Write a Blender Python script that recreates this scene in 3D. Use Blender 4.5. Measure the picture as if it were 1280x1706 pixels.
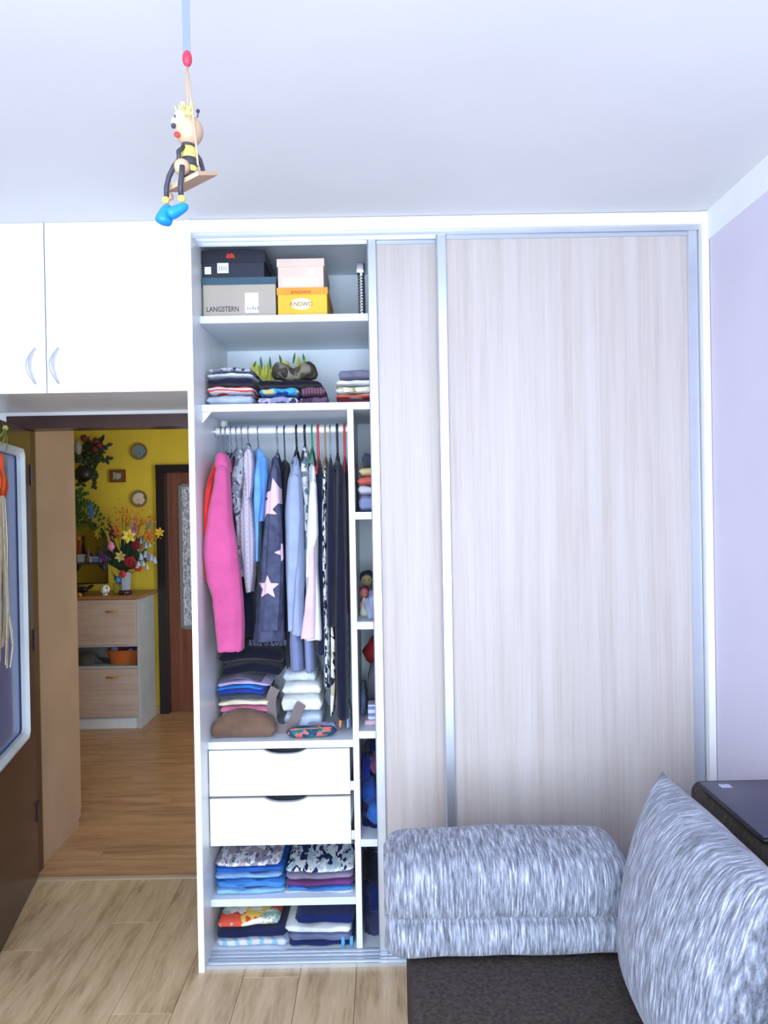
import bpy, bmesh, math, random
from mathutils import Vector, Matrix, noise
from mathutils.bvhtree import BVHTree
sc = bpy.context.scene
for o in list(bpy.data.objects): bpy.data.objects.remove(o)
COL = sc.collection
PI = math.pi

# ------------------------------------------------------------------ camera
CAM = Vector((0, -2.70, 1.5975)); FPX = 1300.0
YAW, PITCH, ROLL = -0.00284, -0.00608, -0.0177
_f = Vector((-math.sin(YAW)*math.cos(PITCH), math.cos(YAW)*math.cos(PITCH), math.sin(PITCH)))
_r = Vector((math.cos(YAW), math.sin(YAW), 0)); _u = _r.cross(_f)
RT = _r*math.cos(ROLL) + _u*math.sin(ROLL); UP = _u*math.cos(ROLL) - _r*math.sin(ROLL)
cd = bpy.data.cameras.new('camera'); cam = bpy.data.objects.new('camera', cd); COL.objects.link(cam)
cam.matrix_world = Matrix(((RT.x, UP.x, -_f.x, CAM.x), (RT.y, UP.y, -_f.y, CAM.y), (RT.z, UP.z, -_f.z, CAM.z), (0, 0, 0, 1)))
cd.sensor_fit = 'VERTICAL'; cd.sensor_height = 24; cd.lens = 24*FPX/1706; cd.clip_start = .05
sc.camera = cam
def at(px, py, Y):
    v = _f + RT*((px-640)/FPX) - UP*((py-853)/FPX)
    return CAM + v*((Y-CAM.y)/v.y)

# ------------------------------------------------------------------ world, lights, exposure
w = bpy.data.worlds.new('sky'); sc.world = w; w.use_nodes = True
w.node_tree.nodes['Background'].inputs[0].default_value = (.72, .84, 1, 1)
w.node_tree.nodes['Background'].inputs[1].default_value = 1.0
def area(name, loc, rot, sx, sy, power, col):
    l = bpy.data.lights.new(name, 'AREA'); l.shape = 'RECTANGLE'; l.size = sx; l.size_y = sy
    l.energy = power; l.color = col
    o = bpy.data.objects.new(name, l); COL.objects.link(o); o.location = loc; o.rotation_euler = rot
    return o
area('window_daylight', (-.35, -4.12, 1.38), (PI/2, 0, 0), 2.1, 1.9, 175, (.79, .90, 1))
area('hall_fill_light', (.8, 1.65, 1.15), (PI/2, 0, PI/2-.65), 1.1, 1.9, 48, (.92, .95, 1))  # added lamp brightening the hall
vs = sc.view_settings
vs.view_transform = 'Standard'; vs.look = 'None'; vs.gamma = 1; vs.use_curve_mapping = False
vs.exposure = 0.0

# ------------------------------------------------------------------ materials
def lin(c):
    c = c/255.0
    return c/12.92 if c <= .04045 else ((c+.055)/1.055)**2.4
def L4(rgb): return (lin(rgb[0]), lin(rgb[1]), lin(rgb[2]), 1)
class NT:
    def __init__(s, name):
        s.m = bpy.data.materials.new(name); s.m.use_nodes = True
        s.t = s.m.node_tree; s.b = s.t.nodes['Principled BSDF']
    def n(s, k, **kw):
        x = s.t.nodes.new(k)
        for a, v in kw.items(): setattr(x, a, v)
        return x
    def l(s, a, b): s.t.links.new(a, b)
    def coords(s, sc3=(1, 1, 1), rot=(0, 0, 0), space='Object'):
        c = s.n('ShaderNodeTexCoord'); m = s.n('ShaderNodeMapping')
        m.inputs['Scale'].default_value = sc3; m.inputs['Rotation'].default_value = rot
        s.l(c.outputs[space], m.inputs[0]); return m.outputs[0]
    def noise(s, vec, scale=5, detail=3, rough=.5):
        x = s.n('ShaderNodeTexNoise'); x.inputs['Scale'].default_value = scale
        x.inputs['Detail'].default_value = detail; x.inputs['Roughness'].default_value = rough
        s.l(vec, x.inputs['Vector']); return x.outputs['Fac']
    def ramp(s, fac, stops, interp='LINEAR'):
        r = s.n('ShaderNodeValToRGB'); cr = r.color_ramp; cr.interpolation = interp
        while len(cr.elements) < len(stops): cr.elements.new(.5)
        for e, (p, c) in zip(cr.elements, stops): e.position = p; e.color = L4(c)
        s.l(fac, r.inputs[0]); return r.outputs[0]
    def math(s, op, a, b=None):
        x = s.n('ShaderNodeMath', operation=op)
        for i, v in enumerate((a, b)):
            if v is None: continue
            if isinstance(v, (int, float)): x.inputs[i].default_value = v
            else: s.l(v, x.inputs[i])
        return x.outputs[0]
    def mix(s, fac, a, b, mode='MIX'):
        x = s.n('ShaderNodeMix', data_type='RGBA', blend_type=mode)
        for i, v in ((0, fac), (6, a), (7, b)):
            if isinstance(v, (int, float)): x.inputs[i].default_value = v
            elif isinstance(v, tuple): x.inputs[i].default_value = L4(v) if len(v) == 3 else v
            else: s.l(v, x.inputs[i])
        return x.outputs[2]
    def bump(s, h, strength=.3, dist=.01):
        b = s.n('ShaderNodeBump'); b.inputs['Strength'].default_value = strength; b.inputs['Distance'].default_value = dist
        s.l(h, b.inputs['Height']); s.l(b.outputs[0], s.b.inputs['Normal'])
    def col(s, c):
        if isinstance(c, tuple): s.b.inputs['Base Color'].default_value = L4(c)
        else: s.l(c, s.b.inputs['Base Color'])
    def set(s, rough=.5, metal=0, spec=.5, sheen=0, trans=0, ior=1.45, coat=0):
        i = s.b.inputs
        i['Roughness'].default_value = rough; i['Metallic'].default_value = metal
        i['Specular IOR Level'].default_value = spec; i['Sheen Weight'].default_value = sheen
        i['Transmission Weight'].default_value = trans; i['IOR'].default_value = ior; i['Coat Weight'].default_value = coat
        return s.m
def tone(c, k): return tuple(max(0, min(255, v*k)) for v in c)
def M(name, rgb, rough=.55, var=.03, scale=6, bump=0, bscale=150, metal=0, spec=.5, sheen=0, stretch=(1, 1, 1), coat=0):
    t = NT(name)
    v = t.coords(stretch)
    t.col(t.ramp(t.noise(v, scale, 4), [(.3, tone(rgb, 1-var)), (.7, tone(rgb, 1+var))]))
    if bump: t.bump(t.noise(v, bscale, 2), bump, .004)
    return t.set(rough, metal, spec, sheen, coat=coat)
CL = {}
def cloth(rgb, var=.10):
    k = (rgb, var)
    if k not in CL:
        t = NT('fabric_%d_%d_%d' % rgb)
        v = t.coords()
        t.col(t.ramp(t.noise(v, 14, 4), [(.3, tone(rgb, 1-var)), (.7, tone(rgb, 1+var))]))
        h = t.math('ADD', t.noise(v, 380, 1), t.math('MULTIPLY', t.noise(v, 22, 3), 2.0))
        t.bump(h, .35, .004)
        CL[k] = t.set(.92, sheen=.15, spec=.2)
    return CL[k]
def stripes(name, cols, axis=2, scale=60, rot=(0, 0, 0), warp=.15):
    t = NT(name); v = t.coords(rot=rot)
    sp = t.n('ShaderNodeSeparateXYZ'); t.l(v, sp.inputs[0])
    x = t.math('MULTIPLY', sp.outputs[axis], scale)
    x = t.math('ADD', x, t.math('MULTIPLY', t.noise(v, 9, 2), warp*6))
    fr = t.math('FRACT', x)
    n = len(cols)
    t.col(t.ramp(fr, [(i/n, c) for i, c in enumerate(cols)], 'CONSTANT'))
    t.bump(t.noise(v, 300, 1), .3, .003)
    return t.set(.9, spec=.2)
def plaid(name, base, ca, cb, scale=40):
    t = NT(name); v = t.coords()
    sp = t.n('ShaderNodeSeparateXYZ'); t.l(v, sp.inputs[0])
    h = t.math('ADD', sp.outputs[0], t.math('MULTIPLY', sp.outputs[1], .8))
    fa = t.math('GREATER_THAN', t.math('FRACT', t.math('MULTIPLY', h, scale)), .62)
    fb = t.math('GREATER_THAN', t.math('FRACT', t.math('MULTIPLY', sp.outputs[2], scale)), .62)
    c = t.mix(t.math('MULTIPLY', fa, .65), base, ca); c = t.mix(t.math('MULTIPLY', fb, .55), c, cb)
    t.col(c); return t.set(.9, spec=.2)
def blotch(name, cols, scale=40, stretch=(1, 1, 1), rough=.9):
    t = NT(name); v = t.coords(stretch)
    x = t.n('ShaderNodeTexVoronoi'); x.inputs['Scale'].default_value = scale; t.l(v, x.inputs['Vector'])
    sp = t.n('ShaderNodeSeparateColor'); t.l(x.outputs['Color'], sp.inputs[0])
    f = t.math('ADD', t.math('MULTIPLY', sp.outputs[0], .75), t.math('MULTIPLY', t.noise(v, scale*1.6, 3), .3))
    n = len(cols)
    t.col(t.ramp(f, [(i/n, c) for i, c in enumerate(cols)], 'CONSTANT'))
    t.bump(t.noise(v, 250, 1), .3, .003)
    return t.set(rough, spec=.2)
def mottled(name, stretch):
    t = NT(name); v = t.coords(stretch)
    a = t.noise(v, 1, 3, .65); v2 = t.coords(tuple(s*.45 for s in stretch)); b = t.noise(v2, 1, 2, .5)
    f = t.math('ADD', t.math('MULTIPLY', a, .75), t.math('MULTIPLY', b, .25))
    t.col(t.ramp(f, [(.36, (84, 88, 100)), (.47, (124, 130, 146)), (.54, (150, 158, 176)), (.66, (204, 212, 228))]))
    v3 = t.coords((1, 1, 1)); t.bump(t.math('ADD', f, t.math('MULTIPLY', t.noise(v3, 260, 1), .6)), .5, .006)
    return t.set(.95, spec=.15, sheen=.2)
def grain(name, dark, mid, light, stretch, rough=.4, obj_var=.12, bump=.05, coat=0):
    t = NT(name); v0 = t.coords(stretch)
    oi = t.n('ShaderNodeObjectInfo')
    add = t.n('ShaderNodeVectorMath', operation='ADD'); t.l(v0, add.inputs[0])
    cmb = t.n('ShaderNodeCombineXYZ')
    for i in range(3): t.l(t.math('MULTIPLY', oi.outputs['Random'], 37.0+11*i), cmb.inputs[i])
    t.l(cmb.outputs[0], add.inputs[1]); v = add.outputs[0]
    f = t.math('ADD', t.math('MULTIPLY', t.noise(v, 1, 5, .6), .7), t.math('MULTIPLY', t.noise(v, 4.5, 3, .6), .3))
    c = t.ramp(f, [(.32, dark), (.5, mid), (.68, light)])
    hs = t.n('ShaderNodeHueSaturation'); t.l(c, hs.inputs['Color'])
    t.l(t.math('ADD', t.math('MULTIPLY', oi.outputs['Random'], obj_var*2), 1-obj_var), hs.inputs['Value'])
    t.col(hs.outputs[0]); t.bump(f, bump, .003)
    return t.set(rough, coat=coat)

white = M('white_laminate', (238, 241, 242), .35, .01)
whitein = M('white_laminate_interior_blue_cast', (220, 231, 243), .45, .01)  # bluish cast of the light inside the wardrobe is put into this white
ceilm = M('ceiling_paint', (225, 228, 233), .95, .012, 2, .05)
lav = M('lavender_wall_paint', (214, 210, 228), .93, .02, 2, .08)
whitep = M('white_wall_paint', (236, 240, 243), .9, .01)
yel = M('yellow_wall_paint', (208, 184, 58), .9, .05, 3, .08)
dkbrown = M('dark_brown_gloss_paint', (66, 46, 44), .28, .08, 5)
hallbrown = M('hall_brown_laminate', (152, 128, 108), .5, .05, 3)
alu = M('satin_aluminium', (206, 214, 226), .32, .02, metal=.75)
chrome = M('polished_steel', (210, 214, 220), .18, .02, metal=1)
greyp = M('grey_plastic', (150, 156, 165), .5)
blackp = M('black_plastic', (26, 27, 34), .45)
pale = grain('pale_elm_laminate', (178, 168, 165), (191, 184, 182), (199, 195, 195), (26, 26, .7), .5, .0, .03)
oak = grain('oak_laminate_room', (152, 126, 94), (194, 168, 132), (212, 190, 156), (20, 2.4, 20), .36, .045, .03)
oakh = grain('oak_laminate_hall', (134, 98, 66), (172, 132, 94), (192, 154, 114), (2.4, 20, 20), .30, .05, .03)
conwood = grain('beech_laminate', (168, 150, 140), (184, 164, 154), (194, 176, 166), (2, 30, 30), .5, .0, .02)
contop = grain('brown_worktop', (128, 92, 60), (150, 110, 74), (170, 128, 88), (2, 20, 20), .35, .0, .02)
doorw = grain('reddish_brown_veneer', (92, 52, 36), (112, 66, 46), (130, 80, 58), (26, 26, .9), .4, .0, .03)
sofab = NT('dark_brown_woven')
_v = sofab.coords((90, 90, 30)); _fz = sofab.noise(_v, 1, 3)
sofab.col(sofab.ramp(_fz, [(.3, (58, 52, 50)), (.7, (82, 75, 70))])); sofab.bump(_fz, .5, .004); sofab = sofab.set(.95, spec=.15)
mot_x = mottled('grey_mottled_weave', (230, 20, 20)); mot_y = mottled('grey_mottled_weave_cushion', (24, 210, 24))
def glass(name, rgb, rough=.02, alpha=.25):
    t = NT(name); t.col(rgb); m = t.set(rough, spec=.8)
    t.b.inputs['Alpha'].default_value = alpha; return m
cgl = M('plain_light_wood', (186, 154, 128), .5, .05)

# ------------------------------------------------------------------ mesh builder
class MB:
    def __init__(s): s.v = []; s.f = []
    def _add(s, vs, fs):
        o = len(s.v); s.v += [Vector(p) for p in vs]; s.f += [tuple(i+o for i in q) for q in fs]; return s
    def box(s, x0, x1, y0, y1, z0, z1):
        vs = [(x, y, z) for x in (x0, x1) for y in (y0, y1) for z in (z0, z1)]
        return s._add(vs, [(0, 1, 3, 2), (4, 6, 7, 5), (0, 4, 5, 1), (2, 3, 7, 6), (0, 2, 6, 4), (1, 5, 7, 3)])
    def rbox(s, x0, x1, y0, y1, z0, z1, r=.004, seg=2):
        bm = bmesh.new(); bmesh.ops.create_cube(bm, size=1)
        for v in bm.verts:
            v.co = Vector(((x0+x1)/2+v.co.x*(x1-x0), (y0+y1)/2+v.co.y*(y1-y0), (z0+z1)/2+v.co.z*(z1-z0)))
        bmesh.ops.bevel(bm, geom=bm.edges[:], offset=r, segments=seg, profile=.5, affect='EDGES')
        bm.verts.index_update()
        s._add([v.co.copy() for v in bm.verts], [tuple(v.index for v in f.verts) for f in bm.faces]); bm.free(); return s
    def loft(s, rings, cap=True):
        n = len(rings[0]); o = len(s.v)
        for r in rings: s.v += [Vector(p) for p in r]
        for i in range(len(rings)-1):
            a = o+i*n; b = a+n
            for j in range(n): s.f.append((a+j, a+(j+1) % n, b+(j+1) % n, b+j))
        if cap:
            for k, rev in ((0, True), (len(rings)-1, False)):
                c = len(s.v); ring = [o+k*n+j for j in range(n)]
                s.v.append(sum((s.v[i] for i in ring), Vector())/n)
                for j in range(n):
                    a, b = ring[j], ring[(j+1) % n]
                    s.f.append((b, a, c) if rev else (a, b, c))
        return s
    def tube(s, pts, r, n=8):
        pts = [Vector(p) for p in pts]; rings = []; a = None
        for i, p in enumerate(pts):
            d = (pts[min(i+1, len(pts)-1)]-pts[max(i-1, 0)]).normalized()
            if a is None: a = d.orthogonal().normalized()
            else: a = (a-d*a.dot(d)); a = a.normalized() if a.length > 1e-5 else d.orthogonal().normalized()
            b = d.cross(a).normalized()
            rr = r[i] if isinstance(r, (list, tuple)) else r
            rings.append([p+a*(rr*math.cos(2*PI*k/n))+b*(rr*math.sin(2*PI*k/n)) for k in range(n)])
        return s.loft(rings)
    def lathe(s, prof, c, n=20, axis='z'):
        c = Vector(c); rings = []
        for r, h in prof:
            ring = []
            for k in range(n):
                a = 2*PI*k/n; x, y = r*math.cos(a), r*math.sin(a)
                ring.append(c+(Vector((x, y, h)) if axis == 'z' else Vector((x, h, y)) if axis == 'y' else Vector((h, x, y))))
            rings.append(ring)
        return s.loft(rings)
    def ball(s, c, r, nu=16, nv=10, jit=0, seed=0):
        if not isinstance(r, (tuple, list)): r = (r, r, r)
        c = Vector(c); rings = []
        for i in range(nv+1):
            t = PI*(.001+.998*i/nv); ring = []
            for j in range(nu):
                a = 2*PI*j/nu; d = Vector((math.sin(t)*math.cos(a), math.sin(t)*math.sin(a), math.cos(t)))
                k = 1+jit*noise.noise(d*2.2+Vector((seed*7.3, seed, 0))) if jit else 1
                ring.append(c+Vector((d.x*r[0], d.y*r[1], d.z*r[2]))*k)
            rings.append(ring)
        return s.loft(rings[::-1])
    def prism(s, pts, fn, d0, d1):
        n = len(pts); a = [fn(p[0], p[1], d0) for p in pts]; b = [fn(p[0], p[1], d1) for p in pts]
        return s._add(a+b, [tuple(range(n))[::-1], tuple(range(n, 2*n))]+[(i, (i+1) % n, n+(i+1) % n, n+i) for i in range(n)])
    def leaf(s, base, tip, wdt, nrm, bend=.1, n=5):
        base = Vector(base); tip = Vector(tip); d = tip-base; side = d.cross(Vector(nrm)).normalized(); up = side.cross(d).normalized()
        o = len(s.v)
        for i in range(n+1):
            t = i/n; p = base+d*t+up*(bend*d.length*4*t*(1-t)); ww = wdt*math.sin(PI*min(.98, t*.9+.07))**.8*.5
            s.v += [p-side*ww, p+up*ww*.3, p+side*ww]
        for i in range(n):
            a = o+3*i
            s.f += [(a, a+1, a+4, a+3), (a+1, a+2, a+5, a+4)]
        return s
    def build(s, name, mat, parent=None, smooth=False, angle=None, attr=None):
        me = bpy.data.meshes.new(name)
        lo = [min(v[i] for v in s.v) for i in range(3)]; hi = [max(v[i] for v in s.v) for i in range(3)]
        c = Vector(((lo[0]+hi[0])/2, (lo[1]+hi[1])/2, lo[2]))
        me.from_pydata([tuple(v-c) for v in s.v], [], s.f)
        if attr:
            a = me.attributes.new(attr[0], 'FLOAT', 'POINT'); a.data.foreach_set('value', attr[1])
        if smooth: me.polygons.foreach_set('use_smooth', [True]*len(me.polygons))
        me.materials.append(mat)
        bm = bmesh.new(); bm.from_mesh(me); bmesh.ops.recalc_face_normals(bm, faces=bm.faces[:]); bm.to_mesh(me); bm.free()
        if smooth and angle: me.set_sharp_from_angle(angle=math.radians(angle))
        o = bpy.data.objects.new(name, me); COL.objects.link(o); put(o, c, parent); return o
WL = {}
def put(o, c, parent=None):
    if parent is not None:
        o.parent = parent; o.location = Vector(c)-WL[parent.name]
    else: o.location = c
    WL[o.name] = Vector(c)
def thing(name, label, cat, loc, group=None):
    o = bpy.data.objects.new(name, None); COL.objects.link(o); o.empty_display_size = .05
    put(o, Vector(loc)); return tag(o, label, cat, group)
def tag(o, label, cat=None, group=None):
    o['label'] = label
    if cat: o['category'] = cat
    if group: o['group'] = group
    return o
def struct(o, label=None):
    o['kind'] = 'structure'
    if label: o['label'] = label
    return o
def B(*a): return MB().box(*a)
def RB(*a, **k): return MB().rbox(*a, **k)
def text(s, name, mat, parent, loc, size, sx=1, extr=.0006, align='CENTER'):
    c = bpy.data.curves.new('lettering', 'FONT'); c.body = s; c.size = size; c.extrude = extr; c.align_x = align; c.resolution_u = 3
    t = bpy.data.objects.new('lettering', c); COL.objects.link(t)
    dg = bpy.context.evaluated_depsgraph_get(); me = bpy.data.meshes.new_from_object(t.evaluated_get(dg)); bpy.data.objects.remove(t)
    mb = MB(); mb.v = [Vector((loc[0]+v.co.x*sx, loc[1]-v.co.z, loc[2]+v.co.y)) for v in me.vertices]; mb.f = [tuple(p.vertices) for p in me.polygons]
    return mb.build(name, mat, parent)

# ================================================================== ROOM SHELL
XL, XR, YB, H, YW = -1.66, 1.145, -4.2, 2.6, .70
fl = struct(B(XL, XR, YB, YW, -.05, -.012).build('floor', M('screed', (120, 105, 90), .9)), 'oak laminate floor of the room laid lengthwise')
random.seed(4)
def plank(x0, x1, y0, y1, mat, parent):
    g, c = .0005, .0007
    a = [(x0+g, y0+g, -.012), (x1-g, y0+g, -.012), (x1-g, y1-g, -.012), (x0+g, y1-g, -.012)]
    b = [(p[0], p[1], -.0014) for p in a]
    t = [(x0+g+c, y0+g+c, 0), (x1-g-c, y0+g+c, 0), (x1-g-c, y1-g-c, 0), (x0+g+c, y1-g-c, 0)]
    m = MB(); m._add(a+b+t, [(i, (i+1) % 4, 4+(i+1) % 4, 4+i) for i in range(4)]+[(4+i, 4+(i+1) % 4, 8+(i+1) % 4, 8+i) for i in range(4)]+[(8, 9, 10, 11)])
    m.build('plank', mat, parent)
pw, pl = .193, 1.285
x = XL; row = 0
while x < XR-.01:
    x1 = min(x+pw, XR); y = YW-((row*.43) % 1)*pl-.0; e = YW
    while e > YB+.01:
        s0 = max(YB, y if y < e-.05 else y-pl)
        plank(x, x1, s0, e, oak, fl); e = s0; y = s0-pl
    x = x1; row += 1
HX0, HX1, HY0, HY1 = -3.2, .95, .80, 3.47; HYF = 3.575
fh = struct(B(HX0, HX1, YW, HYF, -.05, -.012).build('floor_hall', M('screed_hall', (110, 95, 80), .9)), 'oak laminate floor of the hall laid crosswise')
y = YW; row = 0
while y < HYF-.01:
    y1 = min(y+pw, HYF); e = HX0; xx = HX0+((row*.37) % 1)*pl+.1
    while e < HX1-.01:
        s1 = min(HX1, xx); plank(e, s1, y, y1, oakh, fh); e = s1; xx = s1+pl
    y = y1; row += 1
tr = MB()
tr.loft([[(xx, YW-.02+.0, 0), (xx, YW-.012, .004), (xx, YW+.012, .004), (xx, YW+.02, 0)] for xx in (-1.535, -.67)])
struct(tr.build('trim_1', M('threshold_strip', (196, 180, 156), .35, metal=.3)), 'pale metal threshold strip across the doorway floor')
struct(B(XL-.1, XR+.1, YB-.1, YW+.1, H, H+.1).build('ceiling', ceilm))
struct(B(HX0, HX1, YW+.1, HY1, H, H+.1).build('ceiling_hall', ceilm))
struct(B(XR, XR+.1, YB-.1, YW+.1, 0, H).build('wall_right', lav), 'lavender painted side wall beside the sofa')
struct(B(XL-.1, XL, YB-.1, YW, 0, H).build('wall_left', lav))
# window wall behind the viewer
WX0, WX1, WZ0, WZ1 = -1.45, .75, .36, 2.40
wb = MB().box(XL, WX0, YB-.12, YB, 0, H).box(WX1, XR, YB-.12, YB, 0, H).box(WX0, WX1, YB-.12, YB, 0, WZ0).box(WX0, WX1, YB-.12, YB, WZ1, H)
struct(wb.build('wall_back', lav))
wf = MB()
for a in ((WX0, WX0+.06, WZ0, WZ1), (WX1-.06, WX1, WZ0, WZ1), (WX0+.06, WX1-.06, WZ0, WZ0+.06), (WX0+.06, WX1-.06, WZ1-.06, WZ1), (-.39, -.31, WZ0+.06, WZ1-.06)):
    wf.box(a[0], a[1], YB-.1, YB-.04, a[2], a[3])
win = struct(wf.build('window_1', white), 'white framed window behind the viewer')
for a, b in ((WX0+.06, -.39), (-.31, WX1-.06)): B(a, b, YB-.075, YB-.07, WZ0+.06, WZ1-.06).build('pane', glass('window_glass', (230, 240, 250), .02, .12), win)
# wall with the doorway into the hall
DX0, DX1, DZ = -1.55, -.70, 1.965
wd = MB().box(XL, DX0-.07, YW, YW+.1, 0, H).box(DX1+.07, XR, YW, YW+.1, 0, H).box(DX0-.07, DX1+.07, YW, YW+.1, DZ+.055, H)
struct(wd.build('wall_front', whitep))
# dark frame of the doorway
tf = struct(B(DX0-.07, DX1+.07, YW-.012, YW+.11, DZ, DZ+.055).build('trim_2', dkbrown), 'dark brown gloss door frame of the doorway')
RB(DX0-.07, DX0, YW+.013, YW+.11, 0, DZ, r=.003).build('jamb', dkbrown, tf)
RB(DX1, DX1+.07, YW-.012, YW+.11, 0, DZ, r=.004).build('jamb', dkbrown, tf)
# hall shell
struct(B(HX0, -1.74, HY1, HY1+.1, 0, H).build('wall_hall_back', yel), 'yellow painted wall at the back of the hall')
struct(MB().box(-.88, HX1, HY1, HY1+.1, 0, H).box(-1.74, -.88, HY1, HY1+.1, 1.93, H).build('wall_hall_back_door_side', yel))
struct(B(HX0-.1, HX0, YW+.1, HY1, 0, H).build('wall_hall_left', yel))
struct(MB().box(HX0, DX0-.075, YW+.1, YW+.11, 0, H).box(DX1+.075, HX1, YW+.1, YW+.11, 0, H).box(DX0-.075, DX1+.075, YW+.1, YW+.11, DZ+.06, H).build('wall_hall_front', yel))
struct(B(HX1, HX1+.1, YW+.1, HY1, 0, H).build('wall_hall_right', whitep))
struct(B(HX0, -1.776, HY1-.012, HY1, 0, .06).build('baseboard_hall', M('beige_skirting', (178, 152, 110), .5)))
# white band at the top of the side wall
struct(B(XR-.006, XR, YB, -.0125, 2.50, H).build('trim_3', whitep), 'white painted band along the top of the lavender wall')

# ------------------------------------------------------------------ open glazed door of the room
HG = Vector((-1.532, .715, 0)); DD = Vector((-1.414+1.538, .126-.73, 0)).normalized(); DN = Vector((-DD.y, DD.x, 0))
if DN.x < 0: DN = -DN
def LF(s, z, n): return HG+DD*s+DN*n+Vector((0, 0, z))
def leafbox(mb, s0, s1, z0, z1, n0, n1):
    vs = [LF(s, z, n) for s in (s0, s1) for n in (n0, n1) for z in (z0, z1)]
    return mb._add(vs, [(0, 1, 3, 2), (4, 6, 7, 5), (0, 4, 5, 1), (2, 3, 7, 6), (0, 2, 6, 4), (1, 5, 7, 3)])
P0, P1, PZ0, PZ1 = .162, .66, .67, 1.86
dm = MB()
for a in ((0, P0, .008, 1.955), (P1, .80, .008, 1.955), (P0, P1, .008, PZ0), (P0, P1, PZ1, 1.955)): leafbox(dm, a[0], a[1], a[2], a[3], -.04, 0)
d1 = struct(dm.build('door_1', dkbrown), 'open dark brown door with a large glass pane in a white bead')
blu = M('white_bead_paint', (214, 228, 240), .4)
def octo(s0, s1, z0, z1, c): return [(s0+c, z0), (s1-c, z0), (s1, z0+c), (s1, z1-c), (s1-c, z1), (s0+c, z1), (s0, z1-c), (s0, z0+c)]
bd = MB(); oo = octo(P0-.006, P1+.006, PZ0-.006, PZ1+.006, .018); ii = octo(P0+.024, P1-.024, PZ0+.024, PZ1-.024, .014)
rings = [[LF(a, b, .0) for a, b in oo], [LF(a, b, .014) for a, b in oo], [LF((a*2+c)/3, (b*2+d)/3, .017) for (a, b), (c, d) in zip(oo, ii)], [LF(a, b, .004) for a, b in ii], [LF(a, b, -.012) for a, b in ii]]
bd.loft(rings, cap=False).build('bead', blu, d1)
gp = MB(); gp.prism(octo(P0+.005, P1-.005, PZ0+.005, PZ1-.005, .012), lambda a, b, d: LF(a, b, d), -.022, -.017)
gm = NT('figured_glass_sky_reflection'); gm.col((120, 140, 196)); gm.b.inputs['Alpha'].default_value = .88  # bluish sky reflection is put into the base colour of the pane
_v = gm.coords((1, 1, 1)); gm.bump(gm.noise(_v, 70, 2), .06, .002); gm = gm.set(.10, spec=.7)
gp.build('pane', gm, d1)
for z in (.25, 1.0, 1.72): MB().lathe([(.008, 0), (.008, .09)], HG+Vector((.006, -.006, z)), 10).build('hinge', dkbrown, d1, True, 40)
hd = MB(); hd.tube([LF(.762, 1.0, 0), LF(.762, 1.0, .02)], .009, 8); hd.ball(LF(.762, 1.0, .026), .016, 14, 10); leafbox(hd, .742, .782, .90, 1.10, 0, .006); hd.build('door_handle', chrome, d1, True, 40)

# ------------------------------------------------------------------ brown door at the end of the hall
fx0, fx1 = -1.776, -.86
tf2 = struct(MB().box(fx0, fx1, HY1-.03, HY1+.1, 1.90, 1.962).build('trim_4', M('near_black_brown_frame', (34, 28, 30), .3)), 'very dark brown frame of the hall door')
RB(fx0, fx0+.075, HY1-.03, HY1+.1, 0, 1.90, r=.005).build('jamb', tf2.data.materials[0], tf2)
RB(fx1-.075, fx1, HY1-.03, HY1+.1, 0, 1.90, r=.005).build('jamb', tf2.data.materials[0], tf2)
lx0, lx1 = fx0+.0755, fx1-.0755; gx0, gx1, gz0, gz1 = -1.60, -1.03, .67, 1.80
ym = HY1+.03
d2 = struct(MB().box(lx0, gx0, ym, ym+.04, .002, 1.8995).box(gx1, lx1, ym, ym+.04, .002, 1.8995).box(gx0, gx1, ym, ym+.04, .002, gz0).box(gx0, gx1, ym, ym+.04, gz1, 1.8995).build('door_2', doorw), 'reddish brown hall door with a frosted patterned pane')
bm_ = MB()
for a in ((gx0-.012, gx0+.012, gz0, gz1), (gx1-.012, gx1+.012, gz0, gz1), (gx0+.012, gx1-.012, gz0-.012, gz0+.012), (gx0+.012, gx1-.012, gz1-.012, gz1+.012)): bm_.box(a[0], a[1], ym-.008, ym-.0005, a[2], a[3])
bm_.build('bead', M('grey_bead', (120, 120, 130), .4), d2)
B(gx0+.001, gx1-.001, ym+.01, ym+.016, gz0+.001, gz1-.001).build('pane', blotch('frosted_leaf_glass', [(120, 128, 140), (168, 176, 190), (205, 212, 224)], 150, (1, 1, .35), .25), d2)

# ================================================================== TALL HALL CABINET
t = thing('hall_cabinet', 'tall brown hall cabinet just behind the doorway, plain side showing', 'cabinet', (-1.83, 1.06, 0))
RB(-2.10, -1.566, .83, 1.285, .045, 2.25, r=.002).build('body', hallbrown, t)
B(-2.08, -1.568, .84, 1.262, 0, .045).build('plinth', hallbrown, t)
B(-2.095, -1.84, 1.285, 1.302, .08, 2.23).build('door', hallbrown, t); B(-1.835, -1.57, 1.285, 1.302, .08, 2.23).build('door', hallbrown, t)

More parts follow.
